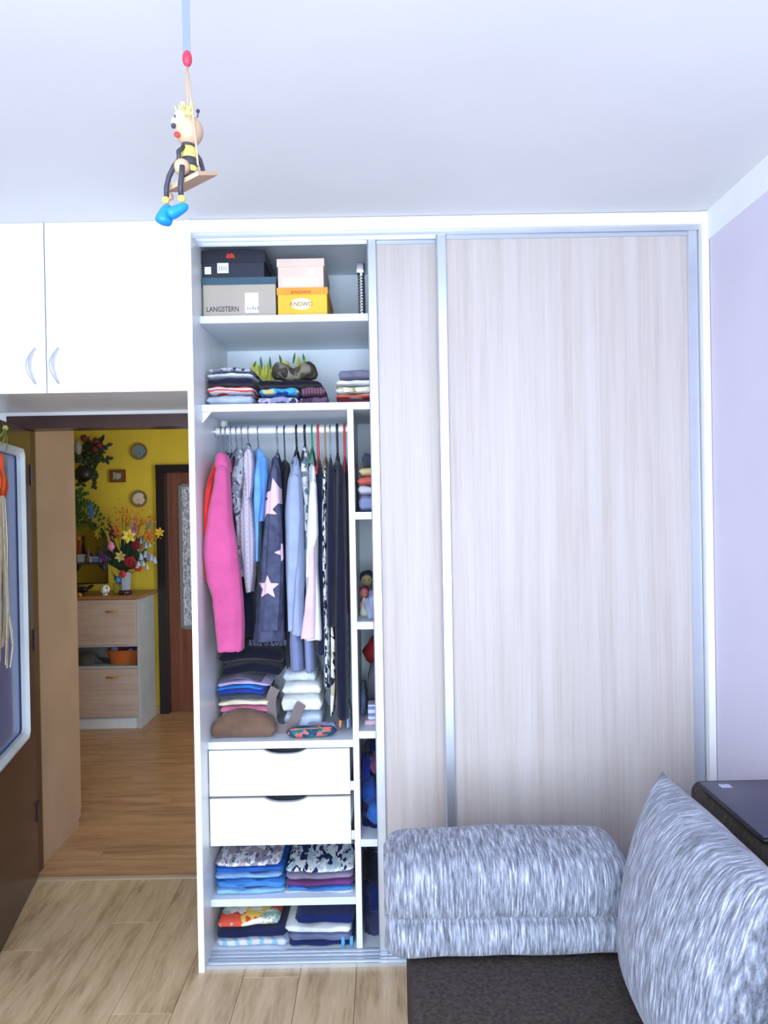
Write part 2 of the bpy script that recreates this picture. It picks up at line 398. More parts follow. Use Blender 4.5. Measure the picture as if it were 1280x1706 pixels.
# ================================================================== OVERHEAD CABINET
t = thing('overhead_cabinet', 'white overhead cabinet spanning the doorway, up against the ceiling', 'cabinet', (-1.16, .35, 2.012))
cb = MB().box(XL+.003, -.664, .02, YW-.004, 2.036, 2.052).box(XL+.003, XL+.02, .02, YW-.004, 2.052, H-.002).box(-.682, -.664, .02, YW-.004, 2.052, H-.002).box(XL+.02, -.682, YW-.02, YW-.004, 2.052, H-.002).box(XL+.02, -.682, .02, YW-.02, H-.02, H-.002)
cb.build('body', white, t)
for x0, x1, hx in ((XL+.004, -1.151, -1.19), (-1.147, -.664, -1.110)):
    d = RB(x0, x1, 0, .0185, 2.012, H-.0008, r=.0012).build('door', white, t)
    pts = []; rad = []
    for i in range(13):
        a = i/12; pts.append((hx+.004-.017*math.sin(PI*a), -.003-.024*math.sin(PI*a), 2.044+.122*a)); rad.append(.0035+.003*math.sin(PI*a))
    MB().tube(pts, rad, 8).build('handle', alu, d, True)

# ================================================================== SLIDING WARDROBE
t = WR = thing('sliding_wardrobe', 'white built-in wardrobe with silver framed sliding doors, left part open', 'wardrobe', (.24, .35, 0))
S0, S1_ = -.661, -.640; BK = .60; SF = .10
RB(S0, S1_, -.012, YW-.004, 0, H-.002, r=.0012).build('side_panel', white, t)
RB(1.119, XR-.002, -.012, BK, 0, H-.002, r=.0012).build('side_panel', white, t)
B(S1_, 1.119, -.006, .012, 2.556, H-.002).build('top_fascia', white, t)
tt = MB().box(S1_, 1.119, .012, .095, 2.548, 2.556).box(S1_, 1.119, .012, .014, 2.541, 2.548).box(S1_, 1.119, .051, .054, 2.540, 2.548).box(S1_, 1.119, .093, .095, 2.538, 2.548)
tt.build('top_track', alu, t)
bt = MB().box(S1_, 1.119, .006, .097, 0, .006)
for yy in (.006, .030, .050, .072, .094): bt.box(S1_, 1.119, yy, yy+.004, .006, .014)
bt.build('bottom_track', alu, t)
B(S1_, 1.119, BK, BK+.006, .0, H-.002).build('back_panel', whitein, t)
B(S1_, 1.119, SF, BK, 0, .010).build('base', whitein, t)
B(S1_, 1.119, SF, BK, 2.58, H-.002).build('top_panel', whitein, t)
PX = .24
B(PX, PX+.018, SF, BK, .010, 2.58).build('partition', white, t)
ZS1, ZS2, ZS3, ZS4 = 2.294, 1.977, .764, .197; TK = .027
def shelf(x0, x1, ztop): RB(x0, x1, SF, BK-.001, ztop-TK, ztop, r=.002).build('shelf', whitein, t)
DVL, DVR = -.118, -.096
shelf(S1_, PX, ZS1); shelf(S1_, PX, ZS2)
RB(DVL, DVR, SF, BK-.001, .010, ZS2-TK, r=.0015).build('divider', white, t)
shelf(S1_, DVL, ZS3); shelf(S1_, DVL, ZS4)
ZR = (1.582, 1.187, .794, .404)
for z in ZR: shelf(DVR, PX, z)
MB().tube([(S1_+.001, .33, 1.902), (DVL-.001, .33, 1.902)], .0145, 16).build('clothes_rail', M('bright_chrome_rail', (244, 246, 248), .3, metal=.1), t, True, 40)
MB().lathe([(.024, 0), (.024, .003), (.018, .004)], (S1_+.0005, .33, 1.902), 16, 'x').build('rail_socket', chrome, t, True, 40)
bk = MB(); bk.prism([(.001, 0), (.034, 0), (.001, -.040)], lambda a, b, d: Vector((S1_+a, d, ZS2-TK-.0005+b)), SF+.004, SF+.016); bk.build('shelf_bracket', white, t)
MB().ball((S1_+.017, .42, 1.935), (.016, .03, .028), 14, 8).build('rail_support', white, t, True)
# drawers
for z0, z1 in ((.570, .734), (.392, .561)):
    x0, x1 = -.636, -.131; cx = (x0+x1)/2+.02
    pts = [(x0, z0), (x1, z0), (x1, z1)]
    for i in range(13):
        a = i/12; k = (2*a-1); pts.append((cx-.078*k, z1-.017*(1-abs(k)**3)))
    pts.append((x0, z1))
    dr = MB().prism(pts, lambda a, b, d: Vector((a, d, b)), SF-.004, SF+.014).build('drawer', white, t)
    MB().box(x0+.02, x0+.032, SF+.0145, BK-.06, z0+.02, z1-.03).box(x1-.032, x1-.02, SF+.0145, BK-.06, z0+.02, z1-.03).box(x0+.032, x1-.032, BK-.072, BK-.06, z0+.02, z1-.03).box(x0+.032, x1-.032, SF+.0145, BK-.072, z0+.02, z0+.026).build('drawer_box', whitein, dr)
    for xa in (S1_+.0005, x1+.001): B(xa, xa+.0045 if xa < -.5 else DVL-.0005, SF+.002, BK-.06, z0+.012, z0+.045).build('runner', chrome, dr)
# sliding doors
def sdoor(x0, x1, yf, sw):
    zb, zt = .016, 2.546
    d = B(x0+sw-.006, x1-sw+.006, yf+.012, yf+.022, zb+.018, zt-.02).build('sliding_door', pale, t)
    for a in (x0, x1-sw):
        m = MB(); q = [(a, yf+.004), (a+.004, yf), (a+sw-.004, yf), (a+sw, yf+.005), (a+sw, yf+.030), (a, yf+.030)]
        m.prism(q, lambda p, r, z: Vector((p, r, z)), zb, zt); m.build('stile', alu, d)
    B(x0+sw, x1-sw, yf+.004, yf+.030, zt-.020, zt).build('rail', alu, d)
    B(x0+sw, x1-sw, yf+.004, yf+.030, zb, zb+.030).build('rail', alu, d)
sdoor(.206, 1.116, .015, .036)
sdoor(-.036, .874, .058, .034)

# ================================================================== BOXES ON THE TOP SHELF
paper = M('white_paper_label', (236, 238, 240), .7, .02); ink = M('dark_print', (40, 40, 48), .7); redp = M('red_print', (196, 52, 36), .6)
def boxpx(name, label, l, r, top, zb, yf, dep, mat, lidm, lid=.035, over=.003):
    a = at(l, top, yf); b = at(r, top, yf); zt = (a.z+b.z)/2; a.x = max(a.x, S1_+.003)
    zb += .0006
    o = thing(name, label, 'box', ((a.x+b.x)/2, yf+dep/2, zb), 'shoe boxes on the top wardrobe shelf')
    RB(a.x+over, b.x-over, yf+over, yf+dep-over, zb, zt-.004, r=.002).build('body', mat, o)
    lm = MB().box(a.x, b.x, yf, yf+dep, zt-.004, zt).box(a.x, b.x, yf, yf+over-.0005, zt-lid, zt-.004).box(a.x, b.x, yf+dep-over+.0005, yf+dep, zt-lid, zt-.004).box(a.x, a.x+over-.0005, yf+over, yf+dep-over, zt-lid, zt-.004).box(b.x-over+.0005, b.x, yf+over, yf+dep-over, zt-lid, zt-.004)
    lm.build('lid', lidm, o)
    return o, a.x, b.x, zb, zt
def lab(o, l, r, tp, bt_, yf, mat=paper, name='paper_label'):
    a = at(l, tp, yf); b = at(r, bt_, yf); return B(a.x, b.x, yf-.0012, yf-.0002, b.z, a.z).build(name, mat, o)
Y0 = .13
tan = M('grey_beige_card', (178, 170, 160), .75, .03); teal = M('teal_card', (62, 92, 112), .7, .04)
o, xa, xb, zb, zt = boxpx('shoe_box', 'grey-beige shoe box with a teal lid and black lettering', 331, 460, 462, ZS1, Y0, .34, tan, teal, .026)
lab(o, 408, 431, 488, 521, Y0+.003); c = at(371, 519, Y0); text('LANGSTERN', 'lettering', ink, o, (c.x, Y0+.0024, c.z), .027, .78)
q = at(412, 516, Y0)
for k, hh in enumerate((.010, .006, .013, .008, .011)): B(q.x+.009*k, q.x+.009*k+.005, Y0+.0012, Y0+.0017, q.z, q.z+hh).build('print_mark', greyp, o)
ztan = zt
navy = M('blue_black_card', (38, 42, 60), .45, .06)
o, xa, xb, zb, zt = boxpx('shoe_box', 'blue-black shoe box with a small red emblem and two white labels', 331, 441, 417, ztan, Y0+.005, .32, navy, M('dark_lid_card', (30, 33, 48), .4), .045)
lab(o, 341, 352, 445, 457, Y0+.008); lab(o, 362, 381, 438, 455, Y0+.008)
c = at(384, 426, Y0+.004); m = MB(); m.prism([(-.016, -.009), (.016, -.009), (.012, .004), (.004, .010), (-.004, .004), (-.012, .009)], lambda a, b, d: Vector((c.x+a, d, c.z+b)), Y0+.0035, Y0+.0048); m.build('emblem', redp, o)
for k in range(4): q = at(365+3.6*k, 450, Y0); B(q.x, q.x+.003, Y0+.0058, Y0+.0064, q.z, q.z+.016).build('print_mark', greyp, o)
yb = M('golden_yellow_card', (240, 190, 60), .6, .04); org = M('orange_card', (226, 160, 56), .6, .03); pk = M('pale_peach_card', (230, 208, 196), .7, .03)
o, xa, xb, zb, zt = boxpx('shoe_box', 'golden yellow shoe box with an orange lid and a white oval emblem', 461, 546, 479, ZS1, Y0, .33, yb, org, .024)
c = at(502, 506, Y0); m = MB(); m.lathe([(.0, 0), (.034, .0), (.034, .001), (0, .001)], (0, 0, 0), 28, 'y')
m.v = [Vector((c.x+v.x*1.15, Y0+.0018+v.y, c.z+v.z*.62)) for v in m.v]; m.build('oval_emblem', M('cream_print', (248, 236, 196), .7), o)
text('KNOWO', 'lettering', M('brown_print', (130, 100, 60), .7), o, (c.x, Y0+.0012, c.z-.008), .022, .9)
c2 = at(502, 486, Y0); text('KNOWO', 'lettering', redp, o, (c2.x, Y0-.0007, c2.z-.007), .016, 1.1)
zy = zt
o, xa, xb, zb, zt = boxpx('shoe_box', 'pale peach shoe box with white labels, standing on a yellow box', 461, 540, 431, zy, Y0+.006, .31, pk, pk, .028)
lab(o, 470, 531, 463, 476, Y0+.009); lab(o, 513, 523, 447, 457, Y0+.009)
# upright notebook and clip
o = thing('upright_notepad', 'thin upright white spiral notepad held by a shiny silver clip', 'notepad', (-.06, .22, ZS1))
a = at(604, 450, .16)
RB(-.064, -.056, .16, .36, ZS1+.0005, a.z, r=.001).build('pages', paper, o); RB(-.0555, -.050, .158, .362, ZS1+.0005, a.z+.004, r=.001).build('cover', blackp, o); RB(-.072, -.0645, .158, .362, ZS1+.0005, a.z-.02, r=.001).build('cover', blackp, o)
sp = MB()
for k in range(14): sp.lathe([(.008, -.0015), (.009, 0), (.008, .0015)], (-.063, .157, ZS1+.010+k*.0105), 10)
sp.build('spiral_binding', chrome, o, True)
m = MB().rbox(-.078, -.046, .15, .20, a.z-.012, a.z+.026, r=.004); m.build('clip', chrome, o, True, 40)

# ================================================================== FOLDED CLOTHES
def bvh(m): return BVHTree.FromPolygons([v.copy() for v in m.v], m.f)
def drape(m, below, eps=.0006):
    """lets a soft thing settle on the things below it: no vertex stays under their upper surface"""
    for v in m.v:
        for b in below:
            h = b.ray_cast(Vector((v.x, v.y, 4)), Vector((0, 0, -1)))
            if h[0] is not None and v.z < h[0].z+eps: v.z = h[0].z+eps
    return m
def folded(name, label, group, x0, x1, y0, y1, z0, h, mat, seed=0, a0=0., a1=0., t0=0., t1=0., layers=2, cat='clothes', part=None):
    rnd = random.Random(seed); nx, n = 20, 28; rings = []
    ex = .0 if h < .012 else .0
    for i in range(nx+1):
        u = i/nx; e = min(1, .35+min(u, 1-u)*9) if True else 1
        e = math.sqrt(max(.05, 1-(1-min(1, min(u, 1-u)/.07))**2)) if min(u, 1-u) < .07 else 1
        X = x0+(x1-x0)*u; ring = []
        wz = .006*noise.noise(Vector((u*3+seed, seed*1.7, 0)))
        for j in range(n):
            a = 2*PI*j/n; ca, sa = math.cos(a), math.sin(a)
            cy = math.copysign(abs(ca)**.42, ca); cz = math.copysign(abs(sa)**.62, sa)
            v = (cz*e+1)/2
            Y = (y0+y1)/2+cy*(y1-y0)/2*(.93+.07*e)
            if ca < -.2:
                g = abs(math.sin(PI*v*layers)); Y += (1-g)*min(.012, h*.25)
                Y += .010*noise.noise(Vector((u*4+seed*3, v*1.5, seed)))
            sag = (a0+(a1-a0)*v)*(1-(2*u-1)**2)+(t0+(t1-t0)*v)*u
            Z = z0+h*v+sag+(wz+.004*noise.noise(Vector((u*6, Y*14, seed))))*v*(1 if a0 or a1 or h > .02 else .6)
            ring.append((X+.006*noise.noise(Vector((v*3+seed, Y*9, seed)))*1.0, Y, max(Z, z0 if a0 == 0 and t0 == 0 else Z)))
        rings.append(ring)
    o = MB().loft(rings).build(name, mat, part, True)
    if part is None: tag(o, label, cat, group)
    return o
def stack(group, pxl, pxr, zb, yf, dep, items, arch=0, tilt=0, seed=0, cat='clothes', base=0):
    """items bottom to top: (name, label, material, py of its upper front edge[, dx left, dx right])"""
    z = zb+.0005; n = len(items); pm = (pxl+pxr)/2
    for k, it in enumerate(items):
        zt = at(pm, it[3], yf).z-base-arch*(k+1)/n-tilt*(k+1)/n*.5; h = max(.008, zt-z)
        dl, dr = (it[4], it[5]) if len(it) > 4 else (0, 0)
        py = it[3]; xa = max(at(pxl+dl, py, yf).x, S1_+.009); xb = at(pxr+dr, py, yf).x
        if zb < ZS2-.05:
            if xa < DVL: xb = min(xb, DVL-.008)
            else: xa = max(xa, DVR+.008)
        rn = random.Random(seed*31+k)
        folded(it[0], it[1], group, xa, xb, yf+rn.uniform(-.006, .006), yf+dep, z, h-.0004, it[2], seed*10+k, base+arch*k/n, base+arch*(k+1)/n, tilt*k/n, tilt*(k+1)/n, layers=rn.choice((1, 2, 2)) if h > .02 else 1, cat=cat)
        z += h
C = cloth
G = 'folded clothes on the upper wardrobe shelf'
stack(G, 341, 421, ZS2, .15, .30, [
    ('folded_shirt', 'pale blue-grey folded shirt at the bottom of a stack with a coral striped top', C((176, 190, 212)), 656),
    ('folded_shirt', 'white folded top with coral red stripes in the upper shelf stack', stripes('white_coral_stripes', [(226, 226, 236), (222, 96, 88), (226, 220, 232), (214, 88, 84)], 2, 38), 641),
    ('folded_sweater', 'navy black folded sweater above the coral striped top', C((30, 32, 56)), 628),
    ('folded_shirt', 'very pale blue folded tee above the navy black sweater', C((200, 212, 232)), 619),
    ('folded_shirt', 'grey and black patterned tee topping the stack beside leafy garments', blotch('grey_black_print', [(60, 62, 78), (128, 134, 152), (178, 184, 200)], 60), 609, 6, -2)], arch=.006, seed=1)
folded('folded_shirt', 'lavender grey printed tee under the bright blue top', G, at(428, 660, .16).x, at(496, 660, .16).x, .16, .42, ZS2+.0005, .034, blotch('lavender_print', [(92, 90, 128), (150, 150, 190), (196, 196, 222), (70, 66, 96)], 50), 21, 0, .004)
folded('folded_shirt', 'plum top with a pale collar in the messy shelf pile', G, at(498, 660, .16).x, at(546, 660, .16).x, .16, .40, ZS2+.0005, .030, blotch('plum_pale_print', [(78, 58, 88), (110, 84, 116), (206, 202, 222)], 30), 22, 0, .004)
folded('folded_shirt', 'bright blue top with a yellow print in the messy shelf pile', G, at(430, 645, .165).x, at(497, 645, .165).x, .165, .42, ZS2+.040, .026, blotch('bright_blue_print', [(40, 70, 150), (66, 150, 218), (74, 176, 236), (214, 184, 120)], 38), 23, 0, .004)
folded('folded_shirt', 'dusty rose finely striped top in the messy shelf pile', G, at(500, 650, .165).x, at(541, 650, .165).x, .165, .40, ZS2+.0350, .032, stripes('dusty_rose_stripes', [(124, 92, 108), (90, 62, 84)], 0, 90), 24, 0, .006)
bsw = folded('folded_sweater', 'black folded sweater beneath the olive camouflage bundle', G, at(427, 640, .17).x, at(534, 640, .17).x, .17, .44, ZS2+.072, .020, C((26, 24, 38)), 25, 0, .006)
m = MB(); a = at(449, 625, .19); b = at(527, 625, .19)
rings = []
for i in range(23):
    u = i/22; e = math.sqrt(max(.03, 1-(2*u-1)**6)); ring = []
    for j in range(20):
        an = 2*PI*j/20; k = 1+.16*noise.noise(Vector((u*9, math.cos(an)*2, math.sin(an)*2)))
        ring.append((a.x+(b.x-a.x)*u, .26+.08*math.cos(an)*e*k, ZS2+.130+.034*math.sin(an)*e*k+.012*math.sin(u*PI*3)))
    rings.append(ring)
m.loft(rings); _b = MB(); _b.v = [v.co+bsw.location for v in bsw.data.vertices]; _b.f = [tuple(p.vertices) for p in bsw.data.polygons]; drape(m, [bvh(_b)])
tag(m.build('rolled_garment', blotch('olive_camouflage', [(58, 54, 52), (96, 92, 80), (128, 122, 108), (72, 70, 62)], 30, (1, 1, .5)), None, True), 'rolled olive camouflage garment on top of the messy shelf pile', 'clothes', G)
stack(G, 559, 612, ZS2, .15, .30, [
    ('folded_shirt', 'dark maroon folded top at the bottom of a stack near the sliding door', C((96, 36, 52)), 663, 2, 40),
    ('folded_shirt', 'coral and white folded top above a dark maroon one', stripes('coral_white', [(226, 212, 214), (206, 92, 80)], 2, 55), 655, 0, 40),
    ('folded_shirt', 'cream floral folded top in a stack near the sliding door', blotch('cream_floral', [(216, 212, 200), (228, 226, 220), (150, 160, 120), (206, 188, 176)], 45), 641, 0, 40),
    ('folded_shirt', 'white folded tee below a greyish lavender sweater', C((224, 228, 238)), 631, 0, 40),
    ('folded_sweater', 'greyish lavender folded sweater topping a stack near the sliding door', C((118, 120, 146)), 614, 4, 40)], seed=2)
# yellow green feathery sprays behind the pile
yg = M('yellow_green_feather', (206, 208, 92), .8, .15, 20); gl = M('green_leaf_tip', (40, 120, 70), .7)
for cx, py, wd, lb in ((437, 612, .045, 'yellow-green feathery spray beside the grey printed tee'), (489, 602, .06, 'yellow-green feathery spray peeking over the camouflage bundle')):
    c = at(cx, py, .50); o = thing('feather_spray', lb, 'decoration', (c.x, .50, ZS2), 'feathery sprays behind the clothes')
    rn = random.Random(cx); m = MB(); g2 = MB()
    for k in range(90):
        bx = c.x+rn.uniform(-.8, .8)*wd; tx = c.x+rn.uniform(-1, 1)*wd
        m.leaf((bx, .50, ZS2+.001+rn.random()*.05), (tx, .50+rn.uniform(-.04, .03), ZS2+.07+rn.random()*(c.z-ZS2-.05)), .020, (0, 1, 0), rn.uniform(-.1, .1), 4)
    m.build('feathers', yg, o, True)
    for k in range(3):
        tx = c.x+(k-1)*.8*wd; g2.leaf((tx, .49, c.z-.012), (tx+rn.uniform(-.012, .012), .49, c.z+.022+rn.random()*.022), .009, (0, 1, 0), 0, 4)
    g2.build('leaf_tips', gl, o, True)

G = 'folded clothes on the shelf under the hanging rail'
stack(G, 357, 449, ZS3, .22, .30, [
    ('folded_shirt', 'white ruffled folded blouse at the bottom of the stack under the pink robe', C((228, 230, 234)), 1190, -2, 6),
    ('folded_shirt', 'rose pink folded top near the bottom of the stack under the pink robe', C((214, 122, 158)), 1177, 8, 0),
    ('folded_shirt', 'cream yellow folded top in the stack under the pink robe', C((226, 220, 196)), 1166, 4, 0),
    ('folded_sweater', 'slate grey folded top in the stack under the pink robe', C((64, 74, 92)), 1156, 0, -8),
    ('folded_sweater', 'royal blue folded sweater in the stack under the pink robe', C((28, 62, 178)), 1148, 0, -10),
    ('folded_sweater', 'bright azure folded sweater in the stack under the pink robe', C((30, 126, 218)), 1141, 0, -12),
    ('folded_shirt', 'pale lilac folded top above the azure sweater', C((188, 180, 222)), 1133, 2, 0),
    ('folded_sweater', 'greyish mauve folded top under the black sweaters', C((96, 90, 124)), 1127, 6, -14)], arch=.016, seed=3)
zz = at(405, 1127, .22).z
stack(G, 364, 462, zz-.016, .235, .27, [
    ('folded_sweater', 'black folded sweater lying on the greyish mauve top', C((24, 26, 44)), 1104, 2, 6),
    ('folded_sweater', 'thick black folded sweater topping the stack under the pink robe', C((20, 22, 38)), 1076, 0, 10)], seed=4, base=.016)
folded('folded_cloth', 'brown felt cloth lying in front of the stack under the pink robe', G, S1_+.006, at(456, 1225, .12).x, .130, .205, ZS3+.0005, .062, C((112, 88, 74)), 41, 0, .035, layers=1, cat='cloth')
stack(G, 473, 533, ZS3, .24, .28, [
    ('folded_towel', 'pale blue-white folded towel beneath the white towels', C((190, 206, 230)), 1188, 0, 4),
    ('folded_towel', 'white crumpled folded towel in the middle of the towel pile', C((226, 234, 240)), 1160, -6, 2),
    ('folded_towel', 'brightest white folded towel in the towel pile', C((238, 243, 245)), 1138, -4, 0),
    ('folded_towel', 'white folded towel with a pale blue top under the grey trousers', C((206, 220, 240)), 1116, -2, -8)], arch=.006, seed=5, cat='towel')
# grey belt loop and patterned pouch
beltm = M('taupe_grey_leather', (116, 104, 106), .6, .08, 12)
def ribbonmesh(pts, w, th, name, mat, parent=None):
    pts = [Vector(p) for p in pts]; rings = []
    for i, p in enumerate(pts):
        d = (pts[min(i+1, len(pts)-1)]-pts[max(i-1, 0)]).normalized(); s = Vector((0, 1, 0)); nn = d.cross(s).normalized()
        rings.append([p-s*w/2-nn*th/2, p+s*w/2-nn*th/2, p+s*w/2+nn*th/2, p-s*w/2+nn*th/2])
    return MB().loft(rings).build(name, mat, parent, True, 40)
o = thing('belt', 'wide taupe grey belt curled up in front of the white towels', 'belt', (at(480, 1225, .16).x, .16, ZS3))
pp = [(459, 1146), (453, 1160), (452, 1178), (455, 1204), (465, 1222), (478, 1221), (489, 1203), (497, 1182), (503, 1172)]
bp = []
for a, b in pp:                                     # the strap leans back on the towels
    q = at(a, b, .195); q = at(a, b, .195+.30*max(0, q.z-ZS3)); q.z = max(q.z, ZS3+.019); bp.append(q)
ph = []
for i in range(len(bp)-1):
    for k in range(4):
        u = k/4; p0 = bp[max(i-1, 0)]; p1 = bp[i]; p2 = bp[i+1]; p3 = bp[min(i+2, len(bp)-1)]
        ph.append(.5*((2*p1)+(p2-p0)*u+(2*p0-5*p1+4*p2-p3)*u*u+(3*p1-p0-3*p2+p3)*u**3))
ph.append(bp[-1])
rings = []
for i, p in enumerate(ph):
    d = (ph[min(i+1, len(ph)-1)]-ph[max(i-1, 0)]).normalized(); s = Vector((d.z, .15, -d.x)).normalized(); nn = d.cross(s).normalized()
    wv = .019
    rings.append([Vector((q_.x, q_.y, max(q_.z, ZS3+.0006+.0004*n_))) for n_, q_ in enumerate((p-s*wv-nn*.0015, p+s*wv-nn*.0015, p+s*wv+nn*.0015, p-s*wv+nn*.0015))])
MB().loft(rings).build('strap', beltm, o, True, 40)
a = at(476, 1224, .115); b = at(560, 1217, .115)
m = MB(); rings = []
for i in range(19):
    u = i/18; e = math.sqrt(max(.02, 1-(2*u-1)**4)); ring = []
    for j in range(16):
        an = 2*PI*j/16; zz2 = .5+.5*math.sin(an)*e
        ring.append((a.x+(b.x-a.x)*u, .137+.032*math.cos(an)*e+.015*u, ZS3+.0005+.040*zz2+.006*noise.noise(Vector((u*8, an, 3)))*zz2))
    rings.append(ring)
pouch = tag(m.loft(rings).build('fabric_pouch', blotch('teal_coral_weave', [(24, 88, 100), (36, 122, 122), (56, 70, 110), (200, 110, 104)], 60, (1, 1, 1)), None, True), 'teal and coral woven pouch lying at the front of the shelf', 'pouch')
m = MB(); m.tube([(a.x+.015+(b.x-a.x-.03)*i/9, .137+.015*i/9-.018, ZS3+.0355) for i in range(10)], .003, 6); m.build('zip', M('coral_zip', (206, 110, 110), .6), pouch, True)
pale_bl = folded('folded_shirt', 'pale blue folded tee lying flat behind the woven pouch', G, at(512, 1200, .22).x, at(560, 1200, .22).x, .192, .236, ZS3+.0005, .03, C((150, 168, 204)), 47)

G = 'folded clothes on the shelf under the drawers'
den = lambda n, c: blotch(n, [tone(c, .8), c, tone(c, 1.15), tone(c, 1.05)], 26, (.5, 3, 3))
stack(G, 353, 472, ZS4, .13, .38, [
    ('folded_jeans', 'faded light blue jeans at the bottom of the denim stack', den('faded_denim', (120, 168, 214)), 1481, -2, 2),
    ('folded_jeans', 'mid blue folded jeans in the denim stack', den('mid_denim', (64, 122, 190)), 1468, 0, 2),
    ('folded_jeans', 'washed pale blue folded jeans in the denim stack', den('washed_denim', (118, 158, 204)), 1456, 2, -2),
    ('folded_jeans', 'dark blue folded jeans directly below a white printed top', den('dark_denim', (36, 84, 164)), 1445, 0, 0),
    ('folded_shirt', 'white folded top with a grey mauve print on the denim stack', blotch('mauve_grey_print', [(92, 84, 110), (214, 220, 228), (140, 136, 158), (176, 160, 172), (220, 226, 232)], 70, (1, .4, 1)), 1436, 4, -6)], arch=-.004, seed=6)
stack(G, 477, 590, ZS4, .13, .38, [
    ('folded_shirt', 'pale blue-white folded top at the bottom of the plum stack', C((206, 220, 240)), 1488, -4, 0),
    ('folded_jeans', 'medium blue folded trousers under the plum top', den('steel_denim', (60, 118, 186)), 1479, 2, -2),
    ('folded_shirt', 'plum purple folded top between blue and grey ones', C((110, 56, 118)), 1469, 0, -2),
    ('folded_sweater', 'grey lavender folded sweater above the plum top', C((128, 122, 150)), 1456, 0, -2),
    ('folded_shirt', 'white folded top with a navy zigzag print on the plum stack', blotch('navy_zigzag', [(30, 34, 76), (222, 230, 236), (176, 200, 214), (40, 44, 90), (228, 234, 238)], 75, (1, .35, 1)), 1446, 0, 0)], arch=-.005, seed=7)
G = 'folded linen at the bottom of the wardrobe'
stack(G, 350, 478, .010, .115, .36, [
    ('folded_towel', 'turquoise and white gingham folded cloth at the wardrobe bottom', plaid('turquoise_gingham', (214, 216, 232), (70, 182, 214), (196, 190, 214), 22), 1566, 0, 2),
    ('folded_sweater', 'navy folded top on the turquoise gingham cloth', C((28, 36, 74)), 1547, 6, 0),
    ('folded_towel', 'red and yellow picture print towel topping the bottom stack', blotch('red_yellow_print', [(206, 74, 62), (226, 190, 90), (226, 226, 220), (150, 180, 168), (214, 84, 66)], 16), 1530, 12, -12)], tilt=.014, seed=8, cat='linen')
stack(G, 482, 590, .010, .115, .36, [
    ('folded_sweater', 'navy folded trackwear with two sky blue stripes at the wardrobe bottom', C((28, 44, 104)), 1570, 0, 0),
    ('folded_sweater', 'slate grey folded sweater above the striped navy trackwear', C((104, 114, 150)), 1555, 0, -4),
    ('folded_shirt', 'white folded tee slipped between grey and navy sweaters', C((222, 230, 238)), 1543, -6, -4),
    ('folded_sweater', 'deep navy folded sweater topping the stack by the divider', C((24, 40, 98)), 1527, 10, 0)], tilt=-.006, seed=9, cat='linen')
skyb = C((92, 182, 224))
tw = [o for o in bpy.data.objects if o.get('label', '').startswith('navy folded trackwear')][0]
for px in (572, 586):
    c = at(px, 1580, .105); m = MB()
    m.loft([[(c.x-.006, yy, zz_), (c.x+.006, yy, zz_), (c.x+.006, yy+.006, zz_), (c.x-.006, yy+.006, zz_)] for yy, zz_ in ((.108, .012), (.103, .025), (.104, .038), (.116, .046))]); m.build('stripe', skyb, tw, True)

# ------------------------------------------------------------------ narrow right column
G = 'folded clothes in the narrow wardrobe column'
stack(G, 597, 625, ZR[0], .17, .32, [
    ('folded_sweater', 'lavender blue folded sweater at the bottom of the narrow column stack', C((150, 158, 204)), 824, 0, 40),
    ('folded_sweater', 'soft white folded sweater under the coral one', C((214, 216, 232)), 808, -3, 40),
    ('folded_sweater', 'coral red folded sweater in the narrow column', C((228, 108, 96)), 793, -1, 40),
    ('folded_sweater', 'pale yellow folded sweater in the narrow column', C((226, 206, 150)), 776, 2, 40),
    ('folded_sweater', 'charcoal blue folded sweater topping the narrow column stack', C((64, 72, 100)), 752, 6, 40)], seed=11)
def bundle(label, cx, cy, px0, px1, py0, py1, Y, mat, seed, zfloor, name='crumpled_garment', group=None, cat='clothes', jit=.35, below=None, ry=.09):
    a = at(px0, py0, Y); b = at(px1, py1, Y); c = Vector(((a.x+b.x)/2, Y+ry, (a.z+b.z)/2)); rz = (a.z-b.z)/2
    m = MB(); m.ball(c, ((b.x-a.x)/2, ry, rz), 26, 16, jit, seed)
    for v in m.v:
        v += Vector((.006, .006, .004))*noise.noise(v*45+Vector((seed, 0, 0)))*1.0
        v.x = min(PX-.004, max(DVR+.003, v.x)); v.z = max(zfloor+.001, v.z)
    if below is not None: drape(m, below); below.append(bvh(m))
    return tag(m.build(name, mat, None, True), label, cat, group)
# dolls / toys on the second narrow shelf
def doll(label, px, ptop, zb, Y, sc_, hair, skin, dress, grp):
    a = at(px, ptop, Y); h = a.z-zb; a.x = max(a.x, DVR+.004+max(.034*sc_, h*.175)); o = thing('small_doll', label, 'doll', (a.x, Y, zb), grp)
    MB().lathe([(.030*sc_, 0), (.034*sc_, .01), (.022*sc_, h*.40), (.012*sc_, h*.58), (.008*sc_, h*.62)], (a.x, Y, zb+.0005), 18).build('dress', dress, o, True)
    MB().ball((a.x, Y, zb+h*.76), (h*.15, h*.15, h*.17), 16, 12).build('head', skin, o, True)
    m = MB(); m.ball((a.x, Y+.008, zb+h*.82), (h*.17, h*.16, h*.17), 16, 10, .25, 3); m.build('hair', hair, o, True)
    for s in (-1, 1): MB().tube([(a.x+s*.012*sc_, Y, zb+h*.56), (a.x+s*.026*sc_, Y-.01, zb+h*.40), (a.x+s*.028*sc_, Y-.012, zb+h*.28)], .006*sc_, 8).build('arm', skin, o, True)
    fc = MB()
    for s in (-1, 1): fc.ball((a.x+s*h*.055, Y-h*.145, zb+h*.775), h*.018, 8, 6)
    fc.build('eyes', blackp, o, True)
    return o
